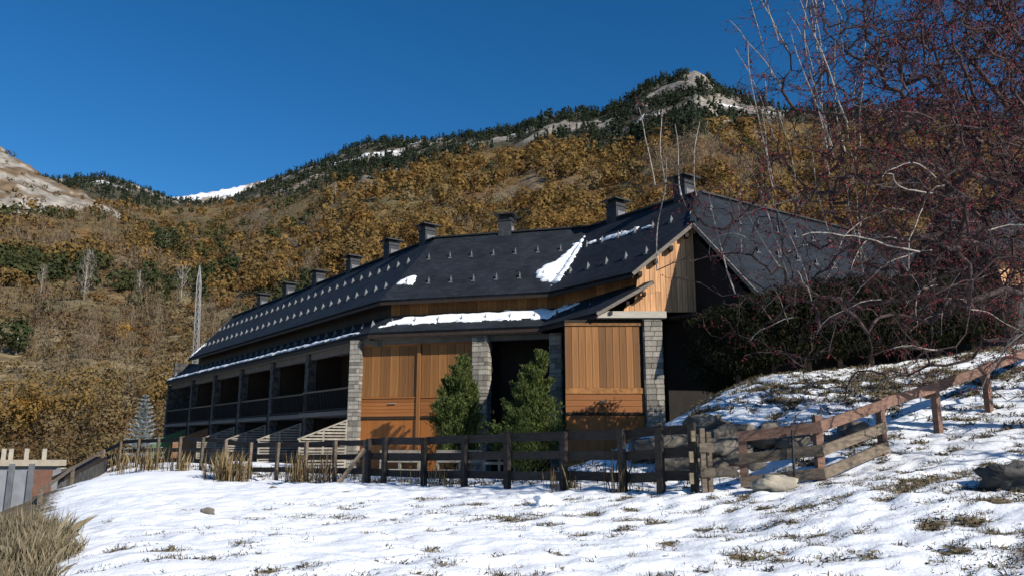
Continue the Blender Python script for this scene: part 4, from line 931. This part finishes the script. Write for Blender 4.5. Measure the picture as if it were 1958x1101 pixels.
hl_ = ['hedge evergreen nearest the boarded gable end in the front row', 'second evergreen of the hedge counted from the boarded gable'] + ['%s evergreen of the hedge counted from the boarded gable' % w for w in ('third', 'fourth', 'fifth', 'sixth', 'seventh')] + ['last evergreen of the hedge beside the timber house', 'evergreen tucked behind the hedge end in the shade of the gable']
for hi, (u, vb, vt, D) in enumerate(hedge_pts):
    b = at(u, vb, D); b[2] = ground1(b[0], b[1]); h = at(u, vt, D)[2] - b[2]
    spray_tree('hedge_tree', b, hl_[hi], 'tree', hedge_fn(h, 1.0, .34), 7500, HG, .12, .05, h * .8, .085, 'row of hedge trees', trunk_top=b + np.array([.05, .05, h * .8]))

# ------------------------------------------------------------------ dry grasses
def blades(name, label, cat, cx, cy, n_each, hh, spread, colr, width, lean=.5, kind=None, group=None, loc=None, root_obj=None, mat_=None):
    cx = np.asarray(cx); N = len(cx) * n_each; X = np.repeat(cx, n_each) + RNG.normal(size=N) * spread; Yy = np.repeat(np.asarray(cy), n_each) + RNG.normal(size=N) * spread
    Zb = ground(X, Yy) - .02; Hh = np.repeat(np.broadcast_to(hh, (len(cx),)), n_each) * RNG.uniform(.5, 1.15, N); an = RNG.uniform(0, 6.283, N); ln = np.abs(RNG.normal(size=N)) * lean
    d = np.c_[np.cos(an) * ln, np.sin(an) * ln, np.ones(N)]; d /= np.linalg.norm(d, axis=1, keepdims=True)
    b = np.c_[X, Yy, Zb]; sd = np.c_[-np.sin(an + RNG.normal(size=N)), np.cos(an), np.zeros(N)] * (width * RNG.uniform(.6, 1.4, N))[:, None]
    mid = b + d * (Hh * .6)[:, None]; tip = b + d * Hh[:, None] + np.c_[np.cos(an), np.sin(an), -np.ones(N) * .5] * (Hh * ln * .35)[:, None]
    v = np.stack([b - sd, b + sd, mid + sd * .8, tip, mid - sd * .8], 1).reshape(-1, 3); f = np.arange(len(v)).reshape(-1, 5)
    c = np.asarray(colr)[RNG.integers(0, len(colr), N)] * (1 + RNG.normal(size=(N, 1)) * .15); loc = np.zeros(3) if loc is None else np.asarray(loc)
    me = np_mesh(name, v - loc, f, True, np.repeat(np.clip(c, .005, 1), 5, 0)); fn = np.cross(v[1::5] - v[0::5], v[2::5] - v[0::5]); fn /= np.linalg.norm(fn, axis=1, keepdims=True) + 1e-12
    fn = fn * np.where(fn @ np.array([.5, -.6, .35]) < 0, -1, 1)[:, None]; soft_normals(me, np.repeat(fn * .45 + np.array([.1, -.15, .8]), 5, 0))
    o = link(name, me, mat_ or M['dry'], root_obj, loc)
    return tag(o, label, cat, group, kind)
DRY = [(.30, .22, .11), (.22, .155, .075), (.38, .30, .17), (.16, .12, .065)]; TUFT = [(.25, .20, .125), (.17, .14, .09), (.32, .265, .17), (.12, .11, .07)]
# tufts through the lawn's snow
cxy = []
cxy = np.c_[RNG.uniform(-8, 10, 130000), RNG.uniform(6.5, 16.5, 130000)]; tv = turf(cxy[:, 0], cxy[:, 1]); keep = (RNG.uniform(size=len(cxy)) < sstep(-.08, .30, tv) * .55 + .010) & (cxy[:, 0] > np.interp(cxy[:, 1], [0, 9, 12, 17.5], [-4.6, -5.2, -6.6, -9.7])); cxy = cxy[keep]
cl = sstep(.0, .4, tv[keep])
blades('lawn_grass', 'dry grass tufts poking through the thin snow of the lawn', 'grass', cxy[:, 0], cxy[:, 1], 4, .035 + .055 * cl * RNG.uniform(.3, 1.4, len(cxy)), .035, TUFT, .0038, 1.0, 'stuff')
bx_ = RNG.uniform(4.5, 15, 22000); by_ = RNG.uniform(14.5, 24, 22000); tv = turf(bx_, by_); kp = (RNG.uniform(size=22000) < sstep(.05, .4, tv) * .5)
blades('bank_grass', 'dry brown grass showing through the snow on the bank below the hedge', 'grass', bx_[kp], by_[kp], 7, .13, .06, TUFT, .008, .9, 'stuff')
yx, yy = RNG.uniform(-17, 4, 3500), RNG.uniform(15, 32, 3500); kp = ((yx - 3.3) * .705 + (yy - 14.3) * .709 > .3)
blades('yard_grass', 'dry grass and weeds in the snowy yard behind the fence', 'grass', yx[kp], yy[kp], 6, .16, .08, TUFT, .01, .8, 'stuff')
# tall dry weeds along the fence, clump by clump
wl_ = ['tall dry weed clump at the far end of the weathered fence', 'brown dry weed clump beside the blue spruce', 'thick dry reed clump against the weathered rails', 'broad dry reed clump in the middle of the weathered fence', 'dry reed clump right of the broad one', 'sparse dry weeds left of the leaning plank', 'dark seed stalks beside the leaning plank', 'short dry weeds against the dark fence', 'dry weed stalks by the dark fence end', 'thin weed stalks below the second cypress']
for i, (u, D, hgt, nn, sp) in enumerate(((238, 33.0, .95, 90, .35), (290, 30.2, 1.0, 130, .4), (335, 28.6, .8, 110, .5), (430, 25.9, 1.05, 150, .36), (465, 25.1, .95, 120, .3), (562, 23.0, .95, 90, .25), (612, 21.9, 1.0, 90, .28), (830, 19.2, .6, 50, .3), (1195, 15.4, .8, 40, .12), (1075, 16.4, .6, 45, .2))):
    k = ray(u, 900); x, y = k[0] * D, D
    n0 = 8; cx = x + RNG.normal(size=n0) * sp; cy = y + RNG.normal(size=n0) * sp * .5; l = (x, y, ground1(x, y))
    blades('dry_weeds', wl_[i], 'weeds', cx, cy, max(5, nn * 3 // (2 * n0)), hgt * .95, .11, DRY if i not in (6, 8) else [(.10, .075, .05), (.15, .11, .07)],   .005 + .00012 * D, .17, None, 'dry weeds along the fence', l)
# big dry grass clump at the lawn's left corner
lab3 = ['large mound of dry straw coloured grass at the lawn edge', 'dry grass mound behind the large straw coloured one', 'low dry grass mound at the foot of the large one', 'pale dry grass mound farther down beside the sheet metal gate']
for i, (x, y, hh, r) in enumerate(((-6.5, 9.9, .62, .8), (-7.6, 11.6, .8, .95), (-5.75, 8.6, .38, .6), (-9.0, 13.6, .7, .75))):
    n0 = 240; an = RNG.uniform(0, 6.283, n0); rq = np.sqrt(RNG.uniform(0, 1, n0)); l = (x, y, ground1(x, y))
    blades('dry_grass_clump', lab3[i], 'grass clump', x + np.cos(an) * rq * r * 1.3, y + np.sin(an) * rq * r, 45, hh * (1.05 - .72 * rq ** 2), .12, [(.30, .245, .155), (.24, .20, .125), (.37, .31, .21), (.19, .165, .105)], .0030, .42, None, 'dry grass mounds at the lawn edge', l)

# ------------------------------------------------------------------ left edge: low wall, sheet gate, handrail
q = at(30, 905, 27); t = thing('yard_wall', (q[0], q[1], -3.2), 'low grey wall with cream coping, short posts and an orange brick panel below the lawn', 'wall')
wa, wb = at(-60, 884, 33), at(112, 884, 33)
m = MB(); m.prism([(wa[0], wa[1], -3.2), (wb[0], wb[1], -3.2), (wb[0], wb[1], wb[2] - .12), (wa[0], wa[1], wa[2] - .12)], (0, .25, 0)); build(m, 'wall_body', M['sheet'], t)
m = MB(); q1, q2 = at(62, 890, 32.9), at(100, 890, 32.9); m.box(((q1[0] + q2[0]) / 2, 32.95, -1.9), (q2[0] - q1[0], .1, 1.7)); build(m, 'brick_panel', M['brick'], t)
m = MB(); m.box(((wa[0] + wb[0]) / 2, wa[1] + .1, wa[2] + .0), (wb[0] - wa[0] + .2, .6, .24)); build(m, 'coping', M['cream'], t)
for u in (4, 18, 48, 82): m = MB(); p_ = at(u, 870, 33); m.box((p_[0], p_[1] + .1, wa[2] + .34), (.12, .12, .46)); build(m, 'post', M['concrete'], t)
q = at(20, 950, 24); t = thing('sheet_gate', (q[0], q[1], -3.0), 'grey sheet metal gate panel standing below the lawn beside the brick wall', 'gate')
ga, gb = at(-90, 897, 24.5), at(58, 897, 24.5)
for i in range(5):
    x0 = ga[0] + (gb[0] - ga[0]) * i / 5; x1 = ga[0] + (gb[0] - ga[0]) * (i + 1) / 5; m = MB(); m.box(((x0 + x1) / 2, 24.5, -2.0), (x1 - x0 - .03, .05, 2.4)); build(m, 'panel', M['sheet'], t)
for u in (58, 20, -40): m = MB(); p_ = at(u, 900, 24.4); m.box((p_[0], 24.45, -1.95), (.12, .12, 2.7)); build(m, 'post', M['metal'], t)
hr = [at(78, 938, 23.0), at(140, 893, 27.5), at(197, 862, 33)]; t = thing('stair_handrail', (hr[0][0], hr[0][1], hr[0][2] - .9), 'slanting wooden handrail climbing to the end of the fence', 'handrail')
m = MB(); m.bar(hr[0], hr[1], .06, .08); build(m, 'rail', M['fence'], t); m = MB(); m.bar(hr[1], hr[2], .06, .08); build(m, 'rail', M['fence'], t)
for p_ in hr: m = MB(); m.box((p_[0], p_[1], p_[2] - .55), (.09, .09, 1.1)); build(m, 'post', M['fence'], t)
a, b = at(112, 905, 26.8), at(195, 872, 33.5); t = thing('stair_wall', (a[0], a[1], -2.6), 'dark stone stair wall under the slanting handrail', 'wall'); m = MB(); m.prism([(a[0], a[1], -2.6), (b[0], b[1], -2.6), (b[0], b[1], b[2] - .1), (a[0], a[1], a[2] - .2)], (.15, .25, 0)); build(m, 'wall', M['darkstone'], t)
m = MB(); m.bar(v3(a[:2], a[2] - .15), v3(b[:2], b[2] - .05), .4, .1); build(m, 'coping', M['darkwood'], t)

# ------------------------------------------------------------------ lattice mast behind the wing
mb_ = at(374, 690, 72); mt = at(382, 508, 72); t = thing('lattice_mast', (mb_[0], mb_[1], -2), 'tall slender galvanised lattice mast behind the far end of the long roof', 'mast')
zt_ = mt[2]; n = 26; cx, cy = mb_[0], mb_[1]; leanx = (mt[0] - mb_[0]) / (zt_ - mb_[2])
def mpt(k, z):
    w = .36 * (1 - .45 * (z + 2) / (zt_ + 2)) * (1 if z < zt_ - 1.6 else max(.03, (zt_ - z) / 1.6)); a = math.radians(45 + 90 * k); return np.array([cx + leanx * (z - mb_[2]) + w * math.cos(a), cy + w * math.sin(a), z])
for k in range(4): m = MB(); m.tube([mpt(k, -2), mpt(k, zt_ - 1.6), mpt(k, zt_)], .032, 5); build(m, 'leg', M['steel'], t)
m = MB(); zz = np.linspace(-1.5, zt_ - .6, n)
for i in range(n - 1):
    for k in range(4):
        m.tube([mpt(k, zz[i]), mpt((k + 1) % 4, zz[i + 1])], .018, 4, False); m.tube([mpt(k, zz[i]), mpt((k + 1) % 4, zz[i])], .018, 4, False)
tag(build(m, 'bracing', M['steel'], t), kind='stuff')

# ------------------------------------------------------------------ wooden house at the right edge
q = at(1905, 640, 25.5); t = thing('timber_house', (q[0], q[1], q[2] - 1), 'timber boarded house with stone base behind the berry tree', 'building')
x0, yw = at(1912, 520, 25.5)[0], 25.5; zb_, zm, ztp = at(1912, 640, 25.5)[2] - 1.5, at(1912, 562, 25.5)[2], at(1912, 478, 25.5)[2]
m = MB(); m.box((x0 + 3, yw + 2.5, (zb_ + zm) / 2), (6.1, 5, zm - zb_)); build(m, 'stone_base', M['darkstone'], t)
m = MB(); m.box((x0 + 3, yw + 2.55, (zm + ztp) / 2), (5.9, 4.9, ztp - zm)); w_ = build(m, 'wall', M['darkwood'], t)
for i in range(24): piece('board', w_, (x0 + .12 + i * .245, yw + .07, (zm + ztp) / 2), (.22, .05, ztp - zm - .1), X2, M['gable'])
m = MB(); m.prism([(x0 - .5, yw - .6, ztp - .15), (x0 + 6.5, yw - .6, ztp - .15), (x0 + 6.5, yw + 2.5, ztp + 2), (x0 - .5, yw + 2.5, ztp + 2)], (0, 0, .14)); m.prism([(x0 - .5, yw + 5.6, ztp - .15), (x0 + 6.5, yw + 5.6, ztp - .15), (x0 + 6.5, yw + 2.5, ztp + 2), (x0 - .5, yw + 2.5, ztp + 2)], (0, 0, .14)); build(m, 'roof', M['chimney'], t)

# ------------------------------------------------------------------ single trees that stand out on the mountainside
def hill_tree(name, u, v, hpx, label, kind, n, colr, sizef, wid, group=None):
    b = foot(u, v); h = hpx / F_PX * b[1]; t = thing(name, b, label, 'tree', group)
    m = MB(); m.tube([b - (0, 0, .5), b + (RNG.normal() * .1, 0, h * .5), b + (RNG.normal() * .15, 0, h * .97)], [h * .022, h * .014, h * .003], 5)
    for i in range(14 if kind == 'bare' else 4):
        z = RNG.uniform(.2, .85); an = RNG.uniform(0, 6.28); L = h * wid * RNG.uniform(.5, .9); m.tube([b + (0, 0, h * z), b + (math.cos(an) * L * .6, math.sin(an) * L * .6, h * z + L * .9), b + (math.cos(an) * L * .8, math.sin(an) * L * .8, h * z + L * 1.7)], [h * .007, h * .004, h * .001], 3, False)
    build(m, 'trunk', M['bark'], t)
    w = Wood(); w.tree(np.zeros(3) + 0., h, h * wid, kind, n, colr, h * sizef) if False else None
    p, nm, sm = crown_pts(n, np.zeros(3), h, h * wid, kind)
    if kind == 'bare': al = np.c_[RNG.normal(size=(n, 2)) * .3, np.ones(n)]; q = tri_cloud(p, nm, RNG.uniform(.8, 1.8, n) * h * sizef, .12, upv=np.cross(al, nm))
    else: q = tri_cloud(p, nm, RNG.uniform(.6, 1.3, n) * h * sizef)
    c = np.asarray(colr) * (1 + RNG.normal(size=(n, 1)) * .15); me = np_mesh('crown', q, np.arange(len(q)).reshape(-1, 3), True, np.repeat(np.clip(c, .004, 1), 3, 0)); soft_normals(me, np.repeat(sm + nm * .25, 3, 0)); link('crown', me, M['leaf'], t, b)
PALE = (.27, .24, .20)
hill_tree('bare_tree', 160, 575, 100, 'broad pale leafless poplar on the left hillside', 'bare', 500, PALE, .055, .22)
hill_tree('bare_tree', 345, 590, 85, 'pale branching leafless tree on the hillside left of the lattice mast', 'bare', 300, (.32, .29, .25), .05, .3)
hill_tree('bare_tree', 262, 585, 72, 'slim pale leafless tree between two larger ones on the hillside', 'bare', 220, PALE, .06, .16)
hill_tree('bare_tree', 75, 580, 78, 'thin grey leafless tree at the hillside left of the broad pale poplar', 'bare', 220, (.2, .18, .15), .06, .2)
hill_tree('bare_tree', 640, 385, 40, 'pale grey leafless tree just below the conifers', 'bare', 160, PALE, .08, .2)
hill_tree('golden_tree', 233, 660, 50, 'bright yellow bush low on the left hillside', 'round', 420, (.40, .22, .035), .085, .34)
hill_tree('green_tree', 30, 680, 75, 'dark green round tree low on the left hillside', 'round', 500, (.045, .06, .022), .08, .42)
hill_tree('green_tree', 315, 490, 55, 'dark green tree in the evergreen patch on the left hillside', 'round', 420, (.035, .052, .022), .08, .42)
hill_tree('green_tree', 440, 540, 62, 'tall dark green tree above the lattice mast', 'round', 420, (.035, .05, .022), .08, .33)
hill_tree('golden_tree', 50, 830, 75, 'golden leafy tree at the foot of the left hillside', 'round', 600, (.25, .145, .035), .075, .42)

# ------------------------------------------------------------------ red berry tree at the right
def berry_tree():
    SC = 1.42; base = np.array([7.9 * SC, 10.4 * SC, ground1(7.9 * SC, 10.4 * SC) - .15]); t = thing('berry_tree', base, 'spreading leafless tree with red berries and pale drooping twigs on the bank', 'tree')
    rg = np.random.default_rng(5)
    NB = np.zeros((200000, 3)); nodes = [base.copy()]; par = [-1]; NB[0] = base
    def add(p, pa): nodes.append(np.asarray(p, float)); NB[len(par)] = p; par.append(pa); return len(nodes) - 1
    k = 0
    for p in ((7.85, 10.35, base[2] / SC + .3), (7.75, 10.3, 1.0), (7.65, 10.2, 1.35), (7.55, 10.1, 1.75)): k = add(np.array(p) * SC, k)
    crown = k
    limbs = [[(7.0, 9.9, 2.1), (6.2, 9.6, 2.35), (5.4, 9.4, 2.5), (4.6, 9.3, 2.5), (3.9, 9.2, 2.45)], [(7.2, 9.8, 2.4), (6.7, 9.4, 3.2), (6.2, 9.1, 4.0), (5.7, 9.0, 4.8)], [(7.4, 10.4, 2.6), (7.1, 10.8, 3.5), (6.8, 11.0, 4.4), (6.6, 11.1, 5.3)],
             [(7.0, 10.3, 2.0), (6.3, 10.6, 2.2), (5.6, 10.9, 2.1), (4.9, 11.1, 1.9)], [(7.9, 9.7, 2.5), (8.1, 9.2, 3.4), (8.2, 8.9, 4.4)], [(8.1, 10.3, 2.4), (8.8, 10.4, 3.3), (9.3, 10.4, 4.2)], [(7.3, 9.5, 1.9), (6.8, 8.9, 2.3), (6.2, 8.4, 2.7), (5.6, 8.1, 2.9)],
             [(7.1, 9.7, 1.55), (6.5, 9.3, 1.75), (5.8, 9.0, 1.8), (5.2, 8.8, 1.6)]]
    for L in limbs:
        k = crown
        for p in L: k = add(np.asarray(p) * SC + rg.normal(size=3) * .06, k)
    # attractors filling the crown volume, grown nearest-first
    T = []
    while len(T) < 3000:
        x, y, z = rg.uniform(1.6, 11.), rg.uniform(6.9, 13), rg.uniform(.55, 7.0)
        e = ((x - 6.6) / (4.9 if z < 3.6 else 4.2)) ** 2 + ((y - 10) / 3.1) ** 2 + ((z - 3.2) / 3.4) ** 2
        if e > 1: continue
        u = x / y
        dens = .14 + .86 * sstep(.32, .60, u) if z > 1.9 else .22
        if u < .30 and z > 3.0: dens = .1
        if u < .27: dens = .07
        if z < 1.3: dens *= .55
        if u > .72: dens *= .12
        if y > 11.3: dens *= .5
        if rg.random() < dens and z * SC > gz(x * SC, y * SC) + .45: T.append((x * SC, y * SC, z * SC))
    T = np.array(T); order = np.argsort(np.linalg.norm(T - nodes[crown], axis=1) + rg.normal(size=len(T)) * .3)
    for i in order:
        tg = T[i]; NA = NB[2:len(nodes)]; d = np.sqrt(((NA - tg) ** 2).sum(1)) + .25 * np.clip(NA[:, 2] - tg[2] - .6, 0, 9); j = int(np.argmin(d)) + 2; p0 = nodes[j]; L = np.linalg.norm(tg - p0)
        if L < .12: continue
        n = max(2, int(L / .2)); k = j; side = rg.normal(size=3) * .13 * L
        for s in range(1, n + 1):
            f = s / n; q = p0 * (1 - f) + tg * f + side * math.sin(f * math.pi) + np.array([0, 0, .16 * L]) * math.sin(f * math.pi) + rg.normal(size=3) * .018; k = add(q, k)
    # upright whips on the upper left, drooping twigs lower down
    base_n = len(nodes); whip_start = base_n; cand = [i for i in range(base_n) if nodes[i][2] > 2.6 and nodes[i][0] / nodes[i][1] < .47 and nodes[i][1] < 15.5]
    for w in range(46):
        j = cand[rg.integers(0, len(cand))]; k = j; d = np.array([rg.normal() * .16 - .12, rg.normal() * .12, 1.]); L = rg.uniform(1.1, 3.0); n = int(L / .2)
        for s in range(n): d = d + rg.normal(size=3) * .06; d /= np.linalg.norm(d); k = add(nodes[k] + d * .2, k)
    whip_end = len(nodes)
    cand = [i for i in range(base_n) if nodes[i][2] < 4.5]
    for w in range(75):
        j = cand[rg.integers(0, len(cand))]; k = j; d = np.array([rg.normal() * .5 - .35, rg.normal() * .4, .1]); L = rg.uniform(.7, 2.1); n = int(L / .18)
        for s in range(n):
            d = d + rg.normal(size=3) * .16 + np.array([0, 0, -.14]); d /= np.linalg.norm(d); q = nodes[k] + d * .18
            if q[2] < ground1(q[0], q[1]) + .35: break
            k = add(q, k)
    droop_end = len(nodes)
    # fine spurs everywhere
    n0 = len(nodes)
    for w in range(19000):
        j = int(rg.integers(6, n0)); k = j; d = rg.normal(size=3); d[2] = d[2] * .7 + .1; d /= np.linalg.norm(d); n = rg.integers(1, 4)
        for s in range(n): d = d + rg.normal(size=3) * .35; d /= np.linalg.norm(d); k = add(nodes[k] + d * .12, k)
    N = len(nodes); P_ = np.array(nodes); cnt = np.zeros(N); ch = [[] for _ in range(N)]
    for i in range(1, N): ch[par[i]].append(i)
    for i in range(N - 1, 0, -1):
        if not ch[i]: cnt[i] = 1
        cnt[par[i]] += cnt[i]
    rad = np.clip(    .0036 * cnt ** .385, .0036, .15)
    # tubes: every parent-child link a tapered 4-sided prism (5 on thick limbs)
    a = P_[[par[i] for i in range(1, N)]]; b = P_[1:]; ra = np.minimum(rad[[par[i] for i in range(1, N)]], rad[1:] * 1.6); rb = rad[1:]; d = b - a; d /= np.linalg.norm(d, axis=1, keepdims=True) + 1e-9
    s1 = np.cross(d, [.3, .1, .95]); s1 /= np.linalg.norm(s1, axis=1, keepdims=True) + 1e-9; s2 = np.cross(d, s1); thick = rb > .024
    def tubes(sel, ns):
        an = np.arange(ns) * 2 * math.pi / ns; cs = np.cos(an)[None, :, None] * s1[sel][:, None] + np.sin(an)[None, :, None] * s2[sel][:, None]
        ring0 = a[sel][:, None] + cs * ra[sel][:, None, None]; ring1 = (b[sel] + d[sel] * (rb[sel] * .3)[:, None])[:, None] + cs * rb[sel][:, None, None]; v = np.concatenate([ring0, ring1], 1).reshape(-1, 3); m_ = len(ra[sel])
        o = (np.arange(m_) * 2 * ns)[:, None, None]; kk = np.arange(ns); f = np.stack([kk, (kk + 1) % ns, (kk + 1) % ns + ns, kk + ns], -1)[None] + o; return v, f.reshape(-1, 4)
    v, f = tubes(thick, 8); link('trunk', np_mesh('trunk', v - base, f, True), M['bark2'], t, base)
    idx = np.arange(1, N); pale = (idx >= whip_start) & (idx < droop_end) & ~thick; rb[pale] = np.maximum(rb[pale], .0040); ra[pale] = np.maximum(ra[pale], .0040)
    v, f = tubes(pale, 4); tag(link('young_shoots', np_mesh('young_shoots', v - base, f, True), M['paletwig'], t, base), 'pale grey upright and drooping shoots', kind='stuff')
    v, f = tubes(~thick & ~pale, 3); tag(link('crown', np_mesh('crown', v - base, f, True), M['bark2'], t, base), kind='stuff')
    # berries hang in clusters under the twigs
    tips = np.array([i for i in range(6, N) if cnt[i] <= 3 and not (whip_start <= i < whip_start + 600)]); w = .35 + .65 * (fbm(P_[tips][:, 0] * .9, P_[tips][:, 2] * .9 + P_[tips][:, 1] * .4, 3, 77) > .5); tips = tips[rg.random(len(tips)) < w * .6]
    cen = np.repeat(P_[tips], 2, 0)[: 16000] + rg.normal(size=(min(16000, 2 * len(tips)), 3)) * .028 + (0, 0, -.025)
    ico = np.array([(1, 0, 0), (-1, 0, 0), (0, 1, 0), (0, -1, 0), (0, 0, 1), (0, 0, -1)], float); fc = np.array([(0, 2, 4), (2, 1, 4), (1, 3, 4), (3, 0, 4), (2, 0, 5), (1, 2, 5), (3, 1, 5), (0, 3, 5)])
    r = rg.uniform(.011, .018, len(cen)); v = (cen[:, None] + ico[None] * r[:, None, None]).reshape(-1, 3); f = (fc[None] + (np.arange(len(cen)) * 6)[:, None, None]).reshape(-1, 3)
    tag(link('berries', np_mesh('berries', v - base, f, True), M['berry'], t, base), 'dark red berries in loose clusters', kind='stuff')
    # withered dark leaves still hanging, most in the upper part
    ii = np.array([i for i in range(6, N) if cnt[i] <= 4]); pr = .08 + .62 * sstep(3.0, 5.8, P_[ii][:, 2]) * sstep(.40, .6, P_[ii][:, 0] / P_[ii][:, 1]); ii = ii[rg.random(len(ii)) < pr]; nl = len(ii)
    v = quad_cloud(P_[ii] + rg.normal(size=(nl, 3)) * .02, rg.normal(size=(nl, 3)), rg.normal(size=(nl, 3)) + (0, 0, -.6), rg.uniform(.045, .09, nl), rg.uniform(.022, .04, nl)); c = np.array([(.05, .012, .02), (.035, .015, .03), (.075, .018, .018)])[rg.integers(0, 3, nl)]
    tag(link('withered_leaves', np_mesh('withered_leaves', v - base, np.arange(len(v)).reshape(-1, 4), False, np.repeat(c, 4, 0)), M['berryleaf'], t, base), kind='stuff')
M['bark2'] = mat('berry_bark', (.08, .052, .048), (.03, .02, .021), 9, .9, .3, 30)
M['paletwig'] = mat('pale_shoot_bark', (.36, .33, .29), (.24, .21, .185), 9, .85, .2, 30)
berry_tree()

# a bare tree farther along the bank, beyond the frame: its limbs' shadows streak the snowy slope
src = bpy.data.objects['berry_tree']; loc = np.array([14.6, 7.6])
cp_ = src.copy(); C.objects.link(cp_); cp_.location = (loc[0], loc[1], ground1(*loc) - .1); cp_.rotation_euler.z = 2.6; cp_.scale = (.75,) * 3; cp_.name = 'bare_tree'; cp_['label'] = 'bare limbed tree farther along the bank beyond the berry tree'
for chd in list(src.children):
    if chd.name.startswith('trunk'): c_ = chd.copy(); C.objects.link(c_); c_.parent = cp_
